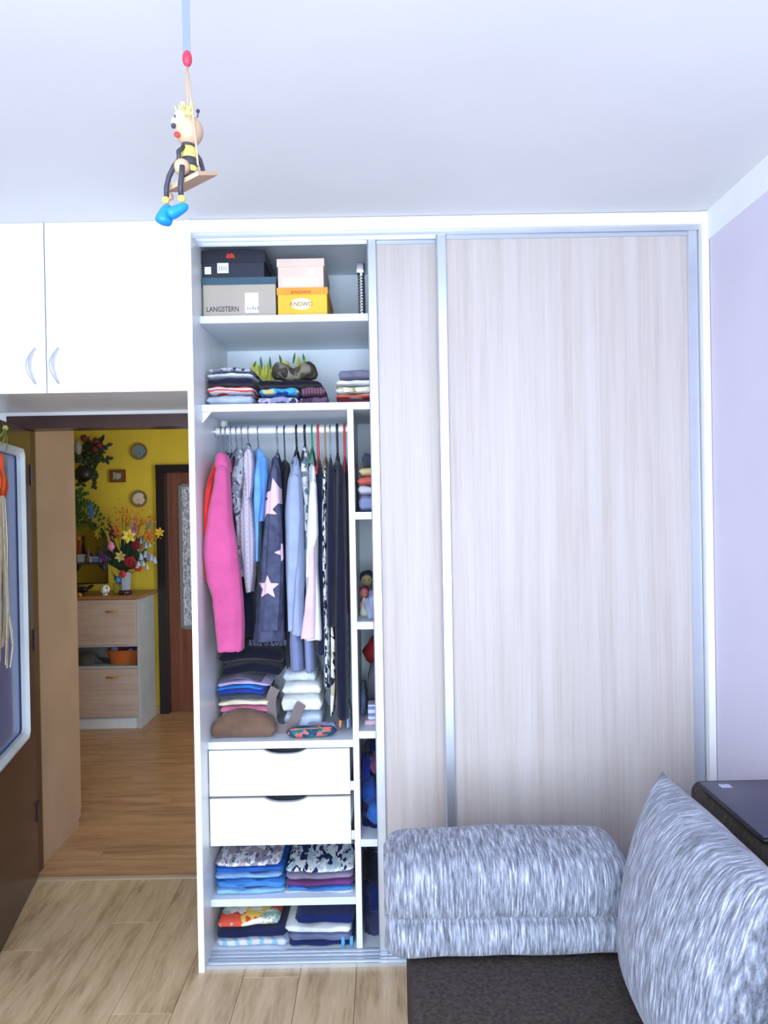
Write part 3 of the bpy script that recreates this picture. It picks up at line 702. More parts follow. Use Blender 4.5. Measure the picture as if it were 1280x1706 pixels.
doll('small doll with dark hair and ochre face behind the cream dressed one', 611, 950, ZR[1], .38, .75, M('dark_doll_hair', (52, 54, 72), .8), M('ochre_doll_skin', (186, 164, 122), .7), C((150, 160, 200)), None)
doll('small doll with purple red hair and a cream dress', 601, 976, ZR[1], .26, .55, M('purple_red_hair', (112, 44, 76), .8), M('rosy_doll_skin', (190, 110, 110), .7), C((212, 212, 196)), None)
bg = NT('clear_plastic_bag'); bg.col((180, 196, 232)); bg.b.inputs['Alpha'].default_value = .45; bg = bg.set(.15, spec=.6)
bundle('crumpled clear plastic bag beside the small dolls', 0, 0, 608, 650, 985, 1038, .115, bg, 5, ZR[1], 'plastic_bag', None, 'bag', .3, ry=.05)
# bag on third shelf
bundle('grey blue crumpled garment beside the dark red bag', 0, 0, 594, 612, 1145, 1214, .30, C((112, 128, 168)), 8, ZR[2], 'crumpled_garment', 'crumpled things in the narrow wardrobe column')
o = thing('handbag', 'dark red handbag with black panels in the narrow column', 'handbag', (.03, .32, ZR[2]))
a = at(600, 1112, .28); m = MB(); m.ball((.035, .34, ZR[2]+.245), (.115, .09, .075), 24, 14, .12, 2)
m.v = [Vector((max(DVR+.004, v.x), v.y, v.z)) for v in m.v]; m.build('flap', M('dark_red_leather', (140, 38, 44), .45, .08), o, True)
m = MB(); m.loft([[(.04+sx*wx, .34+sy*wy, ZR[2]+z) for sx, sy in ((-1, -1), (-.4, -1.15), (.4, -1.15), (1, -1), (1, 1), (-1, 1))] for z, wx, wy in ((.001, .095, .06), (.03, .105, .07), (.14, .105, .068), (.21, .09, .06), (.235, .06, .04))]); m.build('body', M('blue_black_leather', (34, 32, 58), .45, .06), o, True, 50)
m = MB(); m.tube([(.04+.07*math.cos(PI*k/10), .275, ZR[2]+.20-.09*math.sin(PI*k/10)) for k in range(11)], .005, 8); m.build('strap', blackp, o, True)
a = at(613, 1172, .2); b = at(640, 1192, .2)
tag(RB(a.x, b.x+.03, .18, .25, b.z-.010, a.z, r=.005, seg=3).build('small_carton', stripes('blue_white_bands', [(206, 214, 234), (120, 134, 190)], 2, 40, warp=0), None), 'small white and blue banded carton in front of the handbag', 'carton')
a = at(608, 1205, .2); zc = at(640, 1192, .2).z-.0105
tag(RB(a.x, a.x+.10, .17, .26, ZR[2]+.0005, zc, r=.005, seg=3).build('soft_pouch', C((206, 176, 196)), None, True), 'pale pink soft pouch under the small banded carton', 'pouch')
G = 'crumpled things in the narrow wardrobe column'
heap = []
for lb, p, c, s, Y, zf in reversed((
    ('navy black crumpled trousers high in the narrow column', (606, 640, 1232, 1300), (22, 30, 70), 31, .30, ZR[3]),
    ('indigo blue crumpled shirt below the navy black trousers', (594, 625, 1270, 1318), (30, 46, 128), 32, .22, ZR[3]),
    ('dusty red crumpled sock roll between blue garments', (616, 634, 1266, 1292), (120, 62, 100), 33, .20, ZR[3]),
    ('medium blue crumpled shirt in the narrow column', (596, 640, 1304, 1352), (38, 78, 164), 34, .20, ZR[3]),
    ('dark plum crumpled top beside the blue denim bundle', (595, 612, 1332, 1372), (44, 34, 72), 35, .20, ZR[3]),
    ('bright blue denim bundle low in the narrow column', (608, 645, 1338, 1382), (52, 110, 196), 36, .19, ZR[3]),
    ('dark navy bundle resting on the lowest narrow shelf', (598, 650, 1368, 1400), (24, 32, 82), 37, .20, ZR[3]))):
    bundle(lb, 0, 0, p[0], p[1], p[2], p[3], Y, C(c), s, zf, group=G, below=heap)
heap = []
for lb, p, c, s, Y in reversed((
    ('grey blue crumpled top under the lowest narrow shelf', (612, 648, 1418, 1450), (104, 116, 160), 41, .34),
    ('nearly black crumpled sweater in the floor compartment', (600, 650, 1432, 1490), (30, 32, 48), 42, .26),
    ('deep blue crumpled garment in the floor compartment', (602, 650, 1478, 1540), (26, 44, 104), 43, .22),
    ('slate crumpled garment on the wardrobe floor', (603, 655, 1528, 1589), (58, 66, 104), 44, .18))):
    bundle(lb, 0, 0, p[0], p[1], p[2], p[3], Y, C(c), s, .010, group=G, below=heap)

# ================================================================== HANGING CLOTHES
def spl(prof, z):
    for i in range(len(prof)-1):
        a, b = prof[i], prof[i+1]
        if a[0] >= z >= b[0]:
            t_ = (a[0]-z)/max(1e-6, a[0]-b[0]); s_ = t_*t_*(3-2*t_)*.6+t_*.4
            return a[1]+(b[1]-a[1])*s_, a[2]+(b[2]-a[2])*s_
    return (prof[0][1], prof[0][2]) if z > prof[0][0] else (prof[-1][1], prof[-1][2])
SLOT = [369, 376, 385, 394, 403, 414, 430, 462, 474, 494, 508, 520, 530, 541, 550, 562, 574]
SLX = [at(p, 712, .33).x for p in SLOT]
def hang(prof, yf, dep, seed=0, pleat=.05, shoulder=True, n=56, lv=70, hem=.006, k=7, slot=None):
    pr = []
    for py, l, r in prof:
        a = at(l, py, yf+.02); b = at(r, py, yf+.02); pr.append(((a.z+b.z)/2, a.x, b.x))
    zt, zb_ = pr[0][0], pr[-1][0]; m = MB(); rings = []
    yc = yf+dep/2
    for i in range(lv+1):
        u = i/lv; z = zt+(zb_-zt)*u; xl, xr = spl(pr, z); w_ = (xr-xl)/2; cx = (xl+xr)/2
        dz = zt-z; sh = min(1, .30+.70*math.sqrt(min(1, dz/.11))) if shoulder else min(1, .6+.4*math.sqrt(min(1, dz/.03)))
        tp = math.sqrt(max(.02, 1-(1-min(1, dz/.018))**2))
        hy = dep/2*sh; ring = []
        for j in range(n):
            a = 2*PI*j/n; ca, sa = math.cos(a), math.sin(a)
            X = math.copysign(abs(ca)**.6, ca); Yv = math.copysign(abs(sa)**.8, sa)
            f = 1+pleat*(.35+.65*u)*math.sin(k*a+seed*2+1.6*math.sin(u*3+seed))+pleat*.8*noise.noise(Vector((ca*1.6+seed, sa*1.6, z*7)))
            zz_ = z+(hem*noise.noise(Vector((ca*3, sa*3, seed)))*u)
            XX = cx+w_*X*tp*f
            YY = yc+hy*Yv*(1+.5*(f-1))
            if slot is not None:
                i_ = SLOT.index(slot); sx = SLX[i_]; hw_ = .46*min(abs(sx-SLX[q]) for q in (i_-1, i_+1) if 0 <= q < len(SLX))
                g = min(1, max(0, (YY-yf-.035)/.10)); g = g*g*(3-2*g)
                XX = XX*(1-g)+(sx+math.copysign(abs(ca)**.6, ca)*min(hw_, .03)*tp)*g
            XX = max(S1_+.004, min(DVL-.004, XX))
            ring.append((XX, YY, zz_))
        rings.append(ring)
    return m.loft(rings)
HUNG = []; QUEUE = []
def fit(m, sx, owner):
    """clothes pressed side by side on the rail give way to each other instead of passing through"""
    for bs, b, lo, hi, ow in HUNG:
        if ow & owner: continue
        for v in m.v:
            if not (lo[0] < v.y < hi[0] and lo[1] < v.z < hi[1]): continue
            h = b.ray_cast(Vector((-3, v.y, v.z)), Vector((1, 0, 0)))
            if h[0] is None: continue
            if sx < bs: v.x = min(v.x, h[0].x-.0010)
            else: v.x = max(v.x, b.ray_cast(Vector((3, v.y, v.z)), Vector((-1, 0, 0)))[0].x+.0010)
    for v in m.v: v.x = max(S1_+.003, min(DVL-.003, v.x))
    HUNG.append((sx, bvh(m), (min(v.y for v in m.v), min(v.z for v in m.v)), (max(v.y for v in m.v), max(v.z for v in m.v)), owner))
    return m
def garment(name, label, parts, cat='clothes', slot=None, nest=None):
    """parts: (part name, profile in photo rows, front depth, thickness, material, seed, pleat, shoulder); nest: hung under the clothes of that slot"""
    QUEUE.append((0 if slot in (385, 414, 462, 494, 520) else 1, name, label, parts, cat, slot, nest))
def make_garment(_, name, label, parts, cat, slot, nest):
    GG = 'clothes hanging on the wardrobe rail'; sx = SLX[SLOT.index(slot or nest)]; own = {slot} if slot else {name+label, nest}
    if slot: own = {slot}
    def mk_(p):
        m = hang(p[1], p[2], p[3], p[5], p[6], p[7], *(p[8:] if len(p) > 8 else ()), slot=slot if p[7] else None)
        return fit(m, sx, own)
    if len(parts) == 1:
        p = parts[0]; return tag(mk_(p).build(name, p[4], None, True), label, cat, GG)
    a = at(sum(parts[0][1][0][1:])/2, parts[0][1][0][0], parts[0][2]); zb_ = at(400, max(q[0] for p in parts for q in p[1]), .2).z
    o = thing(name, label, cat, (a.x, .33, zb_), GG)
    for p in parts:
        m = mk_(p); m.build(p[0], p[4], o, True, None, ('star', stars(m, S)) if name == 'cardigan' and slot == 462 else None)
    if slot == 462:
        fr = MB(); rn = random.Random(5)
        for k in range(34):
            a = at(416+rn.random()*60, 1066, .14+rn.random()*.05); fr.tube([a, a+Vector((rn.uniform(-.003, .003), 0, -.01)), a+Vector((rn.uniform(-.006, .006), 0, -.022))], .0016, 4)
        fr.build('fringe', C((84, 90, 120)), o)
    return o
pink = C((196, 86, 142), .05)
garment('jacket', 'red jacket hanging behind the long pink robe', [
    ('body', [(764, 352, 360), (775, 346, 361), (800, 341, 358), (860, 338, 350), (930, 339, 347), (968, 343, 350)], .075, .40, C((206, 48, 46)), 1, .05, True)], slot=369)
garment('coat', 'dark navy coat hanging behind the red jacket', [('body', [(752, 362, 372), (765, 356, 380), (850, 350, 384), (1008, 348, 384)], .30, .25, C((28, 28, 48)), 2, .05, True)], slot=376)
garment('bathrobe', 'long bright pink fleece bathrobe hanging from the rail', [
    ('body', [(757, 359, 376), (764, 357, 382), (790, 357, 383), (830, 350, 385), (870, 342, 388), (920, 336, 396), (965, 345, 402), (1010, 354, 408), (1052, 358, 411)], .070, .42, pink, 3, .04, True),
    ('sleeve', [(775, 359, 380), (800, 356, 382), (860, 345, 386), (920, 337, 395), (965, 343, 400), (1000, 353, 403), (1040, 357, 405), (1085, 361, 404)], .045, .085, pink, 5, .04, False),
    ('collar', [(753, 361, 374), (758, 358, 378), (775, 357, 382), (786, 360, 383)], .065, .10, pink, 6, .02, False)], slot=385)
garment('blouse', 'grey and white floral blouse between pink robe and plaid shirt', [
    ('body', [(744, 396, 404), (760, 390, 408), (790, 382, 410), (830, 384, 404), (880, 390, 414), (960, 396, 418)], .215, .26, blotch('grey_white_floral', [(96, 104, 126), (196, 206, 222), (216, 222, 232), (150, 160, 180), (222, 226, 236)], 55), 7, .06, True)], slot=394)
garment('vest', 'navy black vest hanging behind the plaid shirt', [('body', [(752, 410, 418), (770, 398, 424), (830, 396, 420), (900, 398, 424), (1000, 388, 426), (1060, 384, 428)], .30, .24, C((34, 40, 64)), 8, .05, True)], slot=403)
plm = plaid('grey_rose_plaid', (190, 194, 214), (128, 132, 162), (204, 160, 176), 52)
garment('shirt', 'pale grey plaid shirt with rose lines on the rail', [
    ('body', [(738, 408, 418), (750, 405, 422), (790, 404, 424), (830, 401, 421), (860, 396, 426), (900, 395, 430), (950, 402, 428), (986, 408, 423)], .165, .28, plm, 9, .06, True),
    ('sleeve', [(748, 407, 421), (775, 406, 423), (805, 409, 421), (830, 410, 418)], .14, .06, plm, 10, .05, False)], slot=414)
garment('shirt', 'sky blue shirt hanging beside the pale plaid shirt', [
    ('body', [(744, 427, 437), (756, 422, 443), (790, 419, 446), (830, 420, 440), (880, 424, 434), (935, 425, 433)], .17, .27, C((112, 172, 232)), 11, .06, True),
    ('sleeve', [(760, 432, 446), (790, 433, 447), (830, 436, 444), (868, 432, 440)], .145, .06, C((84, 140, 216)), 12, .05, False)], slot=430)
# star cardigan
st = NT('charcoal_knit_with_pink_stars'); at_ = st.n('ShaderNodeAttribute', attribute_name='star')
_v = st.coords((1, 1, 1)); f = st.math('GREATER_THAN', at_.outputs['Fac'], 0.0)
st.col(st.mix(f, st.ramp(st.noise(_v, 30, 3), [(.3, (62, 68, 96)), (.7, (86, 92, 120))]), (226, 196, 214)))
st.bump(st.noise(_v, 300, 2), .5, .004); st = st.set(.95, spec=.15)
def stars(m, lst):
    out = []
    for v in m.v:
        best = -1
        for c, r, r0 in lst:
            dx, dz = v.x-c.x, v.z-c.z; rr = math.hypot(dx, dz)
            if rr < r*1.05 and v.y < .30:
                an = (math.atan2(dx, dz)+r0) % (2*PI/5); an = min(an, 2*PI/5-an)
                # star edge radius for angle from a tip
                A = Vector((r, 0)); Bp = Vector((.42*r*math.cos(PI/5), .42*r*math.sin(PI/5))); d = Vector((math.cos(an), math.sin(an)))
                e = Bp-A; den_ = d.x*e.y-d.y*e.x; te = (A.x*e.y-A.y*e.x)/den_ if abs(den_) > 1e-9 else r
                best = max(best, (te-rr)/r)
        out.append(best)
    return out
S = [(at(447, 978, .13), .046, 0), (at(439, 846, .13), .058, .5), (at(462, 826, .13), .066, .2), (at(474, 920, .13), .036, .3)]
garment('cardigan', 'long charcoal cardigan with large pale pink stars', [
    ('body', [(757, 454, 461), (766, 450, 466), (790, 444, 470), (850, 436, 473), (950, 427, 476), (1020, 420, 477), (1068, 415, 477)], .125, .32, st, 13, .05, True, 110, 170),
    ('sleeve', [(775, 452, 463), (820, 449, 466), (880, 446, 470), (940, 442, 472), (1000, 437, 470), (1050, 434, 466)], .112, .06, st, 14, .06, False, 90, 150)], slot=462)
garment('top', 'black velvet top tucked beside the star cardigan', [('body', [(764, 464, 472), (775, 462, 478), (800, 463, 479), (850, 466, 478), (960, 470, 480), (1060, 475, 481), (1112, 477, 482)], .21, .26, C((26, 28, 44)), 15, .05, True)], slot=474)
garment('cardigan', 'plain light grey-blue cardigan hanging by a dark hanger', [
    ('body', [(757, 489, 496), (768, 484, 500), (800, 476, 504), (860, 471, 508), (930, 472, 510), (1000, 475, 508), (1058, 480, 510)], .125, .32, C((150, 166, 200), .05), 16, .05, True),
    ('sleeve', [(790, 482, 500), (850, 478, 502), (920, 478, 500), (980, 478, 494), (1050, 480, 490)], .112, .06, C((150, 166, 200), .05), 17, .05, False)], slot=494)
garment('trousers', 'slate grey trousers hanging low above the white towels', [
    ('leg', [(764, 488, 491), (900, 486, 491), (1040, 483, 494), (1072, 481, 504), (1117, 483, 506)], .165, .175, C((116, 130, 172), .05), 18, .03, False),
    ('leg', [(764, 492, 495), (900, 492, 497), (1040, 495, 503), (1070, 506, 522), (1119, 508, 524)], .165, .175, C((122, 136, 178), .05), 19, .03, False)], nest=494)
garment('blouse', 'white blouse with grey flowers under a dark hanger', [('body', [(742, 502, 508), (752, 499, 513), (790, 498, 514), (830, 504, 516), (900, 506, 516), (1010, 508, 520)], .20, .26, blotch('white_grey_flowers', [(226, 230, 236), (214, 220, 230), (110, 130, 150), (232, 234, 238)], 42), 20, .05, True)], slot=508)
wc = C((222, 228, 236), .05)
garment('cardigan', 'white cardigan with a pale pink lining on a green hanger', [
    ('body', [(771, 518, 526), (790, 516, 527), (840, 512, 528), (890, 508, 531), (940, 509, 531), (1000, 507, 536), (1066, 503, 540)], .135, .28, wc, 21, .06, True),
    ('lining', [(905, 515, 525), (960, 513, 526), (1010, 508, 526), (1063, 501, 525)], .118, .05, C((222, 196, 218), .05), 22, .04, False),
    ('sleeve', [(800, 517, 527), (850, 514, 529), (890, 512, 530), (930, 510, 522), (960, 510, 517)], .122, .06, wc, 23, .05, False)], slot=520)
garment('top', 'navy sleeveless top hanging behind the white cardigan', [('body', [(766, 528, 535), (790, 526, 538), (900, 527, 542), (1000, 528, 544), (1090, 525, 546)], .19, .26, C((28, 34, 60)), 24, .04, True)], slot=530)
bw = blotch('black_white_zebra', [(30, 34, 52), (206, 214, 226), (40, 44, 62), (216, 222, 232)], 120, (1.6, 1, .4))
garment('dress', 'long black and white zebra pattern dress on the rail', [('body', [(772, 537, 542), (790, 536, 545), (860, 535, 546), (960, 536, 547), (1060, 539, 550), (1145, 539, 551)], .16, .22, bw, 25, .05, True)], slot=541)
dark = C((26, 28, 50), .06)
garment('dress', 'long navy black dress hanging next to the zebra pattern dress', [('body', [(766, 546, 554), (785, 543, 560), (900, 542, 562), (1044, 543, 560)], .13, .30, dark, 26, .05, True)], slot=550)
garment('blouse', 'cream blouse with dark dots low between dark dresses', [('body', [(775, 552, 554), (1040, 551, 555), (1070, 550, 560), (1140, 550, 560), (1190, 550, 556)], .17, .17, blotch('cream_dots', [(226, 228, 222), (214, 216, 206), (40, 44, 60), (230, 232, 228), (188, 186, 160)], 38), 27, .05, False)], nest=550)
garment('dress', 'floor length black dress with a sheer strap by the divider', [('body', [(764, 562, 570), (785, 559, 577), (900, 558, 579), (1050, 556, 581), (1198, 559, 583)], .128, .30, C((22, 25, 46), .06), 28, .045, True)], slot=562)
garment('top', 'dark maroon black top on a red hanger beside the divider', [('body', [(776, 575, 579), (795, 572, 584), (900, 573, 585), (1020, 574, 586)], .17, .24, C((40, 24, 44)), 29, .04, True)], slot=574)
garment('scarf', 'orange red printed scarf end hanging below the dark dresses', [('body', [(775, 566, 568), (1165, 565, 569), (1190, 562, 573), (1210, 564, 570)], .19, .14, blotch('orange_print', [(206, 90, 60), (226, 160, 120), (180, 60, 60)], 60), 30, .05, False)], nest=562)
garment('skirt', 'grey blue patterned skirt hem hanging beside the divider', [('body', [(785, 577, 579), (1010, 577, 580), (1150, 574, 582), (1190, 575, 584), (1211, 576, 585)], .20, .14, blotch('grey_blue_print', [(80, 96, 130), (150, 168, 200), (190, 204, 222)], 60), 31, .05, False)], nest=574)
for q in sorted(QUEUE, key=lambda q: q[0]): make_garment(*q)
# hangers
mk = lambda c, r=.35, me=0: M('hanger_%d_%d_%d' % c, c, r, .02, metal=me)
hw, hb, hr, hgr, hwd = mk((128, 136, 158), .3, .6), mk((30, 34, 50)), mk((196, 62, 66)), mk((30, 140, 88)), mk((150, 124, 60))
def hanger(px, neck, mat, label, thick=.0028, lean=0.0):
    top = at(px, 712, .33); n = at(px+lean, neck, .33); x = top.x; n.x = x
    o = thing('clothes_hanger', label, 'hanger', (x, .33, n.z-.05), 'hangers on the wardrobe rail')
    zc = 1.902; R_ = .0145+thick+.0006
    pts = [(x, .33-R_*math.cos(a), zc+R_*math.sin(a)) for a in [PI*1.18-PI*1.18*k/12 for k in range(13)]]
    pts = [(x, .33+(.33-p[1]), p[2]) if False else p for p in pts]
    pts += [(x, .33-R_, zc-.01), (x+(n.x-x)*.5, .33-R_*.6, zc-.03), (n.x, .33, min(zc-.04, n.z+.01)), (n.x, .33, n.z)]
    MB().tube(pts, thick, 8).build('hook', mat, o, True)
    s = []
    for k in range(-10, 11):
        u = k/10; s.append((n.x, .33+.14*u, n.z-.004-.060*abs(u)**1.25))
    MB().tube(s, thick*1.25, 8).build('shoulder_bar', mat, o, True)
for px, nk, mt, th, lb in (
    (369, 764, hw, .0025, 'silver wire hanger of the red jacket'),
    (376, 754, hw, .0025, 'silver wire hanger of the dark navy coat'),
    (385, 752, hw, .0025, 'silver wire hanger carrying the long pink bathrobe'),
    (394, 746, hw, .0025, 'silver wire hanger carrying the floral blouse'),
    (403, 752, hw, .0025, 'silver wire hanger of the navy black vest'),
    (414, 736, hw, .0025, 'silver wire hanger carrying the pale plaid shirt'),
    (430, 744, hw, .0025, 'silver wire hanger carrying the sky blue shirt'),
    (462, 752, hw, .0032, 'clear pale hanger carrying the star cardigan'),
    (474, 764, hb, .0028, 'thin dark hanger of the black velvet top'),
    (494, 748, hb, .0042, 'black plastic hanger carrying the plain grey-blue cardigan'),
    (508, 742, hb, .0045, 'black plastic hanger of the white flowered blouse'),
    (520, 746, hgr, .0036, 'green plastic hanger carrying the white cardigan'),
    (530, 764, hr, .0048, 'red plastic hanger behind the white cardigan'),
    (542, 760, hwd, .0032, 'olive wooden hanger of the zebra pattern dress'),
    (550, 760, hw, .0028, 'silver wire hanger of the navy black dress'),
    (562, 758, hb, .0050, 'black plastic hanger of the floor length black dress'),
    (574, 764, hr, .0048, 'red plastic hanger right beside the divider')):
    hanger(px, nk, mt, lb, th)

# ================================================================== SOFA
SX0, SZ = .05, .42
t = thing('sofa', 'dark brown woven sofa standing along the lavender wall', 'sofa', (.6, -1.6, 0))
RB(SX0, .90, -2.62, -.36, .06, SZ, r=.025, seg=3).build('seat', sofab, t, True, 50)
RB(.868, 1.135, -2.62, -.46, .06, .802, r=.03, seg=4).build('backrest', sofab, t, True, 50)
for a in ((.12, -.45), (.12, -2.5), (1.05, -.55), (1.05, -2.5)): MB().lathe([(.02, 0), (.026, .065)], (a[0], a[1], 0), 12).build('leg', blackp, t, True, 40)
# bolster cushion: two lobes with a seam
m = MB(); rings = []; bx0, bx1 = -.012, .640; yc, hy = -.565, .155
outl = []
def lobe(z0, z1, hy_, p, rng):
    zc_, hz = (z0+z1)/2, (z1-z0)/2
    return [(math.copysign(abs(math.cos(a))**p, math.cos(a))*hy_, zc_+math.copysign(abs(math.sin(a))**p, math.sin(a))*hz) for a in rng]
N2 = 22
r1 = lobe(.515, .675, hy, .62, [-.30*PI+1.6*PI*k/(N2-1) for k in range(N2)])
r2 = lobe(.4205, .528, hy-.012, .55, [.70*PI+1.6*PI*k/(N2-1) for k in range(N2)])
sec = r1+r2
for i in range(33):
    u = i/32; d = min(u, 1-u)/.085; e = math.sqrt(max(.0, 1-(1-min(1, d))**2)) if d < 1 else 1
    e = .62+.38*e if True else e
    ring = []
    for (yy, zz_) in sec:
        kz = .548+(zz_-.548)*(.80+.20*((e-.62)/.38)) if zz_ > .55 else zz_
        wv = .004*noise.noise(Vector((u*5, yy*9, zz_*9)))
        ring.append((bx0+(bx1-bx0)*u+.0, yc+yy*(e+.0)+wv, max(.4205, kz+wv+.010*math.sin(PI*u)*(1 if zz_ > .6 else 0))))
    rings.append(ring)
tag(m.loft(rings).build('bolster_cushion', mot_x, None, True), 'grey mottled oblong bolster cushion at the end of the sofa seat', 'cushion')
# big cushions
def pillow(name, label, c, wy, wz, th, lean, yaw, pinch=.12):
    n = 28; m = MB(); idx = {}
    for s in (-1, 1):
        for i in range(n+1):
            for j in range(n+1):
                u, v = 2*i/n-1, 2*j/n-1
                edge = max(0, (1-u*u)*(1-v*v)); tk = th/2*edge**.42
                su = 1-pinch*(1-abs(u)**1.0)*abs(v)**3*.35; sv = 1-pinch*(1-abs(v))*abs(u)**3*.35
                q = Vector((s*tk+.006*noise.noise(Vector((u*3, v*3, s*5)))*edge, u*wy/2*sv, v*wz/2*su))
                idx[(s, i, j)] = len(m.v); m.v.append(q)
        for i in range(n):
            for j in range(n): m.f.append((idx[(s, i, j)], idx[(s, i+1, j)], idx[(s, i+1, j+1)], idx[(s, i, j+1)]))
    Mx = Matrix.Translation(Vector(c)) @ Matrix.Rotation(yaw, 4, 'Z') @ Matrix.Rotation(lean, 4, 'Y')
    bm = bmesh.new()
    me = bpy.data.meshes.new(name); me.from_pydata([tuple(v) for v in m.v], [], m.f); bm.from_mesh(me); bmesh.ops.remove_doubles(bm, verts=bm.verts[:], dist=.0004)
    bmesh.ops.recalc_face_normals(bm, faces=bm.faces[:]); bm.to_mesh(me); bm.free()
    me.polygons.foreach_set('use_smooth', [True]*len(me.polygons)); me.materials.append(mot_y)
    o = bpy.data.objects.new(name, me); COL.objects.link(o); o.matrix_world = Mx; WL[o.name] = Vector(c)
    return tag(o, label, 'cushion', 'large mottled back cushions')
pillow('back_cushion', 'large grey mottled square cushion leaning on the sofa backrest near the bolster', (.648, -1.045, .672), .62, .50, .23, .20, 0)
pillow('back_cushion', 'large grey mottled cushion next along the sofa backrest, further from the wardrobe', (.660, -1.70, .672), .58, .50, .23, .20, 0)
# laptop on the backrest
o = thing('laptop', 'closed dark slate laptop lying on top of the sofa backrest', 'laptop', (.985, -.72, .803))
lm = M('dark_slate_plastic', (58, 58, 84), .35, .04); lz = .803
RB(.868, 1.118, -.905, -.55, lz, lz+.013, r=.005, seg=2).build('base', blackp, o, True, 50)
RB(.866, 1.12, -.907, -.548, lz+.0135, lz+.021, r=.0035, seg=2).build('lid', lm, o, True, 50)
RB(.905, .935, -.60, -.575, lz+.0205, lz+.0216, r=.0004, seg=1).build('sticker', M('pale_sticker', (176, 178, 206), .5), o)

# ================================================================== HANGING SWING TOY
o = thing('hanging_toy', 'wooden striped doll with blue shoes sitting on a small swing hung from the ceiling', 'toy', (-.29, -1.5, 2.02))
wood = M('bare_turned_wood', (190, 158, 132), .5, .05, 14); yw = M('pale_yellow_paint', (194, 184, 98), .5); dn = M('dark_slate_paint', (54, 54, 66), .5)
bl = M('bright_blue_paint', (14, 128, 224), .4); rd = M('raspberry_bead_paint', (196, 50, 76), .4); cord = M('cream_cord', (186, 162, 138), .8); rib = M('grey_blue_ribbon', (122, 132, 152), .6)
TY = -1.5
def tp(px, py, dy=0): p = at(px, py, TY); return Vector((p.x, TY+dy, p.z))
a = tp(311, 88); k = tp(312, 98)
m = MB(); m.loft([[(a.x-.006, TY-.0006, z), (a.x+.006, TY-.0006, z), (a.x+.006, TY+.0006, z), (a.x-.006, TY+.0006, z)] for z in (a.z, a.z+.1, a.z+.2, H-.004)]); m.build('ribbon', rib, o)
MB().lathe([(.006, 0), (.014, .003), (.014, .005), (.004, .009)], (a.x, TY, H-.0095), 14).build('ceiling_hook', M('white_hook', (230, 232, 235), .4), o, True)
MB().ball(k, (.0075, .0075, .0125), 16, 12).build('bead', rd, o, True)
sA, sB = tp(344, 296, -.03), tp(284, 325, .03)
b0 = tp(311, 107)
for nm, q in (('cord', tp(339, 292, -.035)), ('cord', tp(306, 285, .035))): MB().tube([b0, (b0+q)/2+Vector((.001, 0, 0)), q], .0016, 6).build(nm, cord, o, True)
c = tp(318, 303); ax = Vector((.86, -.45, .18)).normalized(); az = Vector((-.38, -.25, 1)).normalized(); ay = az.cross(ax).normalized(); az = ax.cross(ay).normalized()
m = MB()
vs_ = [c+ax*(x*.034)+ay*(y*.026)+az*(z*.003) for x in (-1, 1) for y in (-1, 1) for z in (-1, 1)]
m._add(vs_, [(0, 1, 3, 2), (4, 6, 7, 5), (0, 4, 5, 1), (2, 3, 7, 6), (0, 2, 6, 4), (1, 5, 7, 3)]); m.build('swing_board', cgl, o)
MB().ball(tp(277, 319, .02), .0062, 12, 8).build('board_peg', wood, o, True)
hc = tp(315, 219)
hd = MB().ball(hc, (.0215, .022, .0225), 24, 16).build('head', wood, o, True)
hm = MB(); rn = random.Random(3)
for k_ in range(90):
    an = rn.random()*2*PI; r_ = rn.random()*.012; bs = hc+Vector((math.cos(an)*r_-.006, math.sin(an)*r_, .020))
    hm.tube([bs, bs+Vector((rn.uniform(-.007, .005), rn.uniform(-.006, .006), rn.uniform(.012, .023)))], [.0014, .0006], 4)
hm.build('hair', M('pale_yellow_fluff', (208, 202, 128), .9), hd)
eye = M('white_enamel', (246, 248, 250), .35)
for p_, dy in (((304, 206), -.014), ((297, 209), -.004)):
    e_ = tp(p_[0], p_[1]); MB().ball(Vector((e_.x, TY+dy-.004, e_.z)), (.0085, .006, .0115), 14, 10).build('eye', eye, hd, True)
e_ = tp(301, 206); MB().ball(Vector((e_.x-.0025, TY-.0225, e_.z)), (.0022, .0016, .003), 8, 6).build('pupil', M('grey_pupil', (70, 76, 90), .4), hd, True)
n_ = tp(293, 216); MB().ball(Vector((n_.x, TY-.012, n_.z)), .0042, 12, 8).build('nose', dn, hd, True)
n_ = tp(300, 232); MB().ball(Vector((n_.x, TY-.015, n_.z)), (.0055, .003, .0045), 12, 8).build('mouth', redp, hd, True)
for px in (331, 316): MB().tube([tp(px-2, 196), tp(px-1, 190), tp(px-1, 187)], .001, 5).build('antenna', dn, hd, True); MB().ball(tp(px-1, 185), .003, 10, 8).build('antenna_bead', dn, hd, True)
for nm, py, rx, rz, mt in (('collar', 244, .0105, .005, dn), ('stripe', 257, .0125, .0105, yw), ('stripe', 272, .0135, .0075, dn), ('stripe', 284, .013, .0065, yw), ('hip', 293, .013, .006, dn)):
    p_ = tp(314+ (py-250)*.06, py); MB().lathe([(.001, -rz), (rx*.86, -rz*.9), (rx, -rz*.3), (rx, rz*.3), (rx*.86, rz*.9), (.001, rz)], p_, 18).build(nm, mt, o, True)
MB().ball(tp(308, 287, -.018), .0125, 16, 12).build('hand', wood, o, True)
MB().tube([tp(322, 250, .004), tp(331, 262, .01), tp(336, 278, .008), tp(338, 290, .0)], .0035, 8).build('arm', dn, o, True)
MB().tube([tp(309, 250, -.010), tp(303, 262, -.02), tp(305, 278, -.022)], .0035, 8).build('arm', dn, o, True)
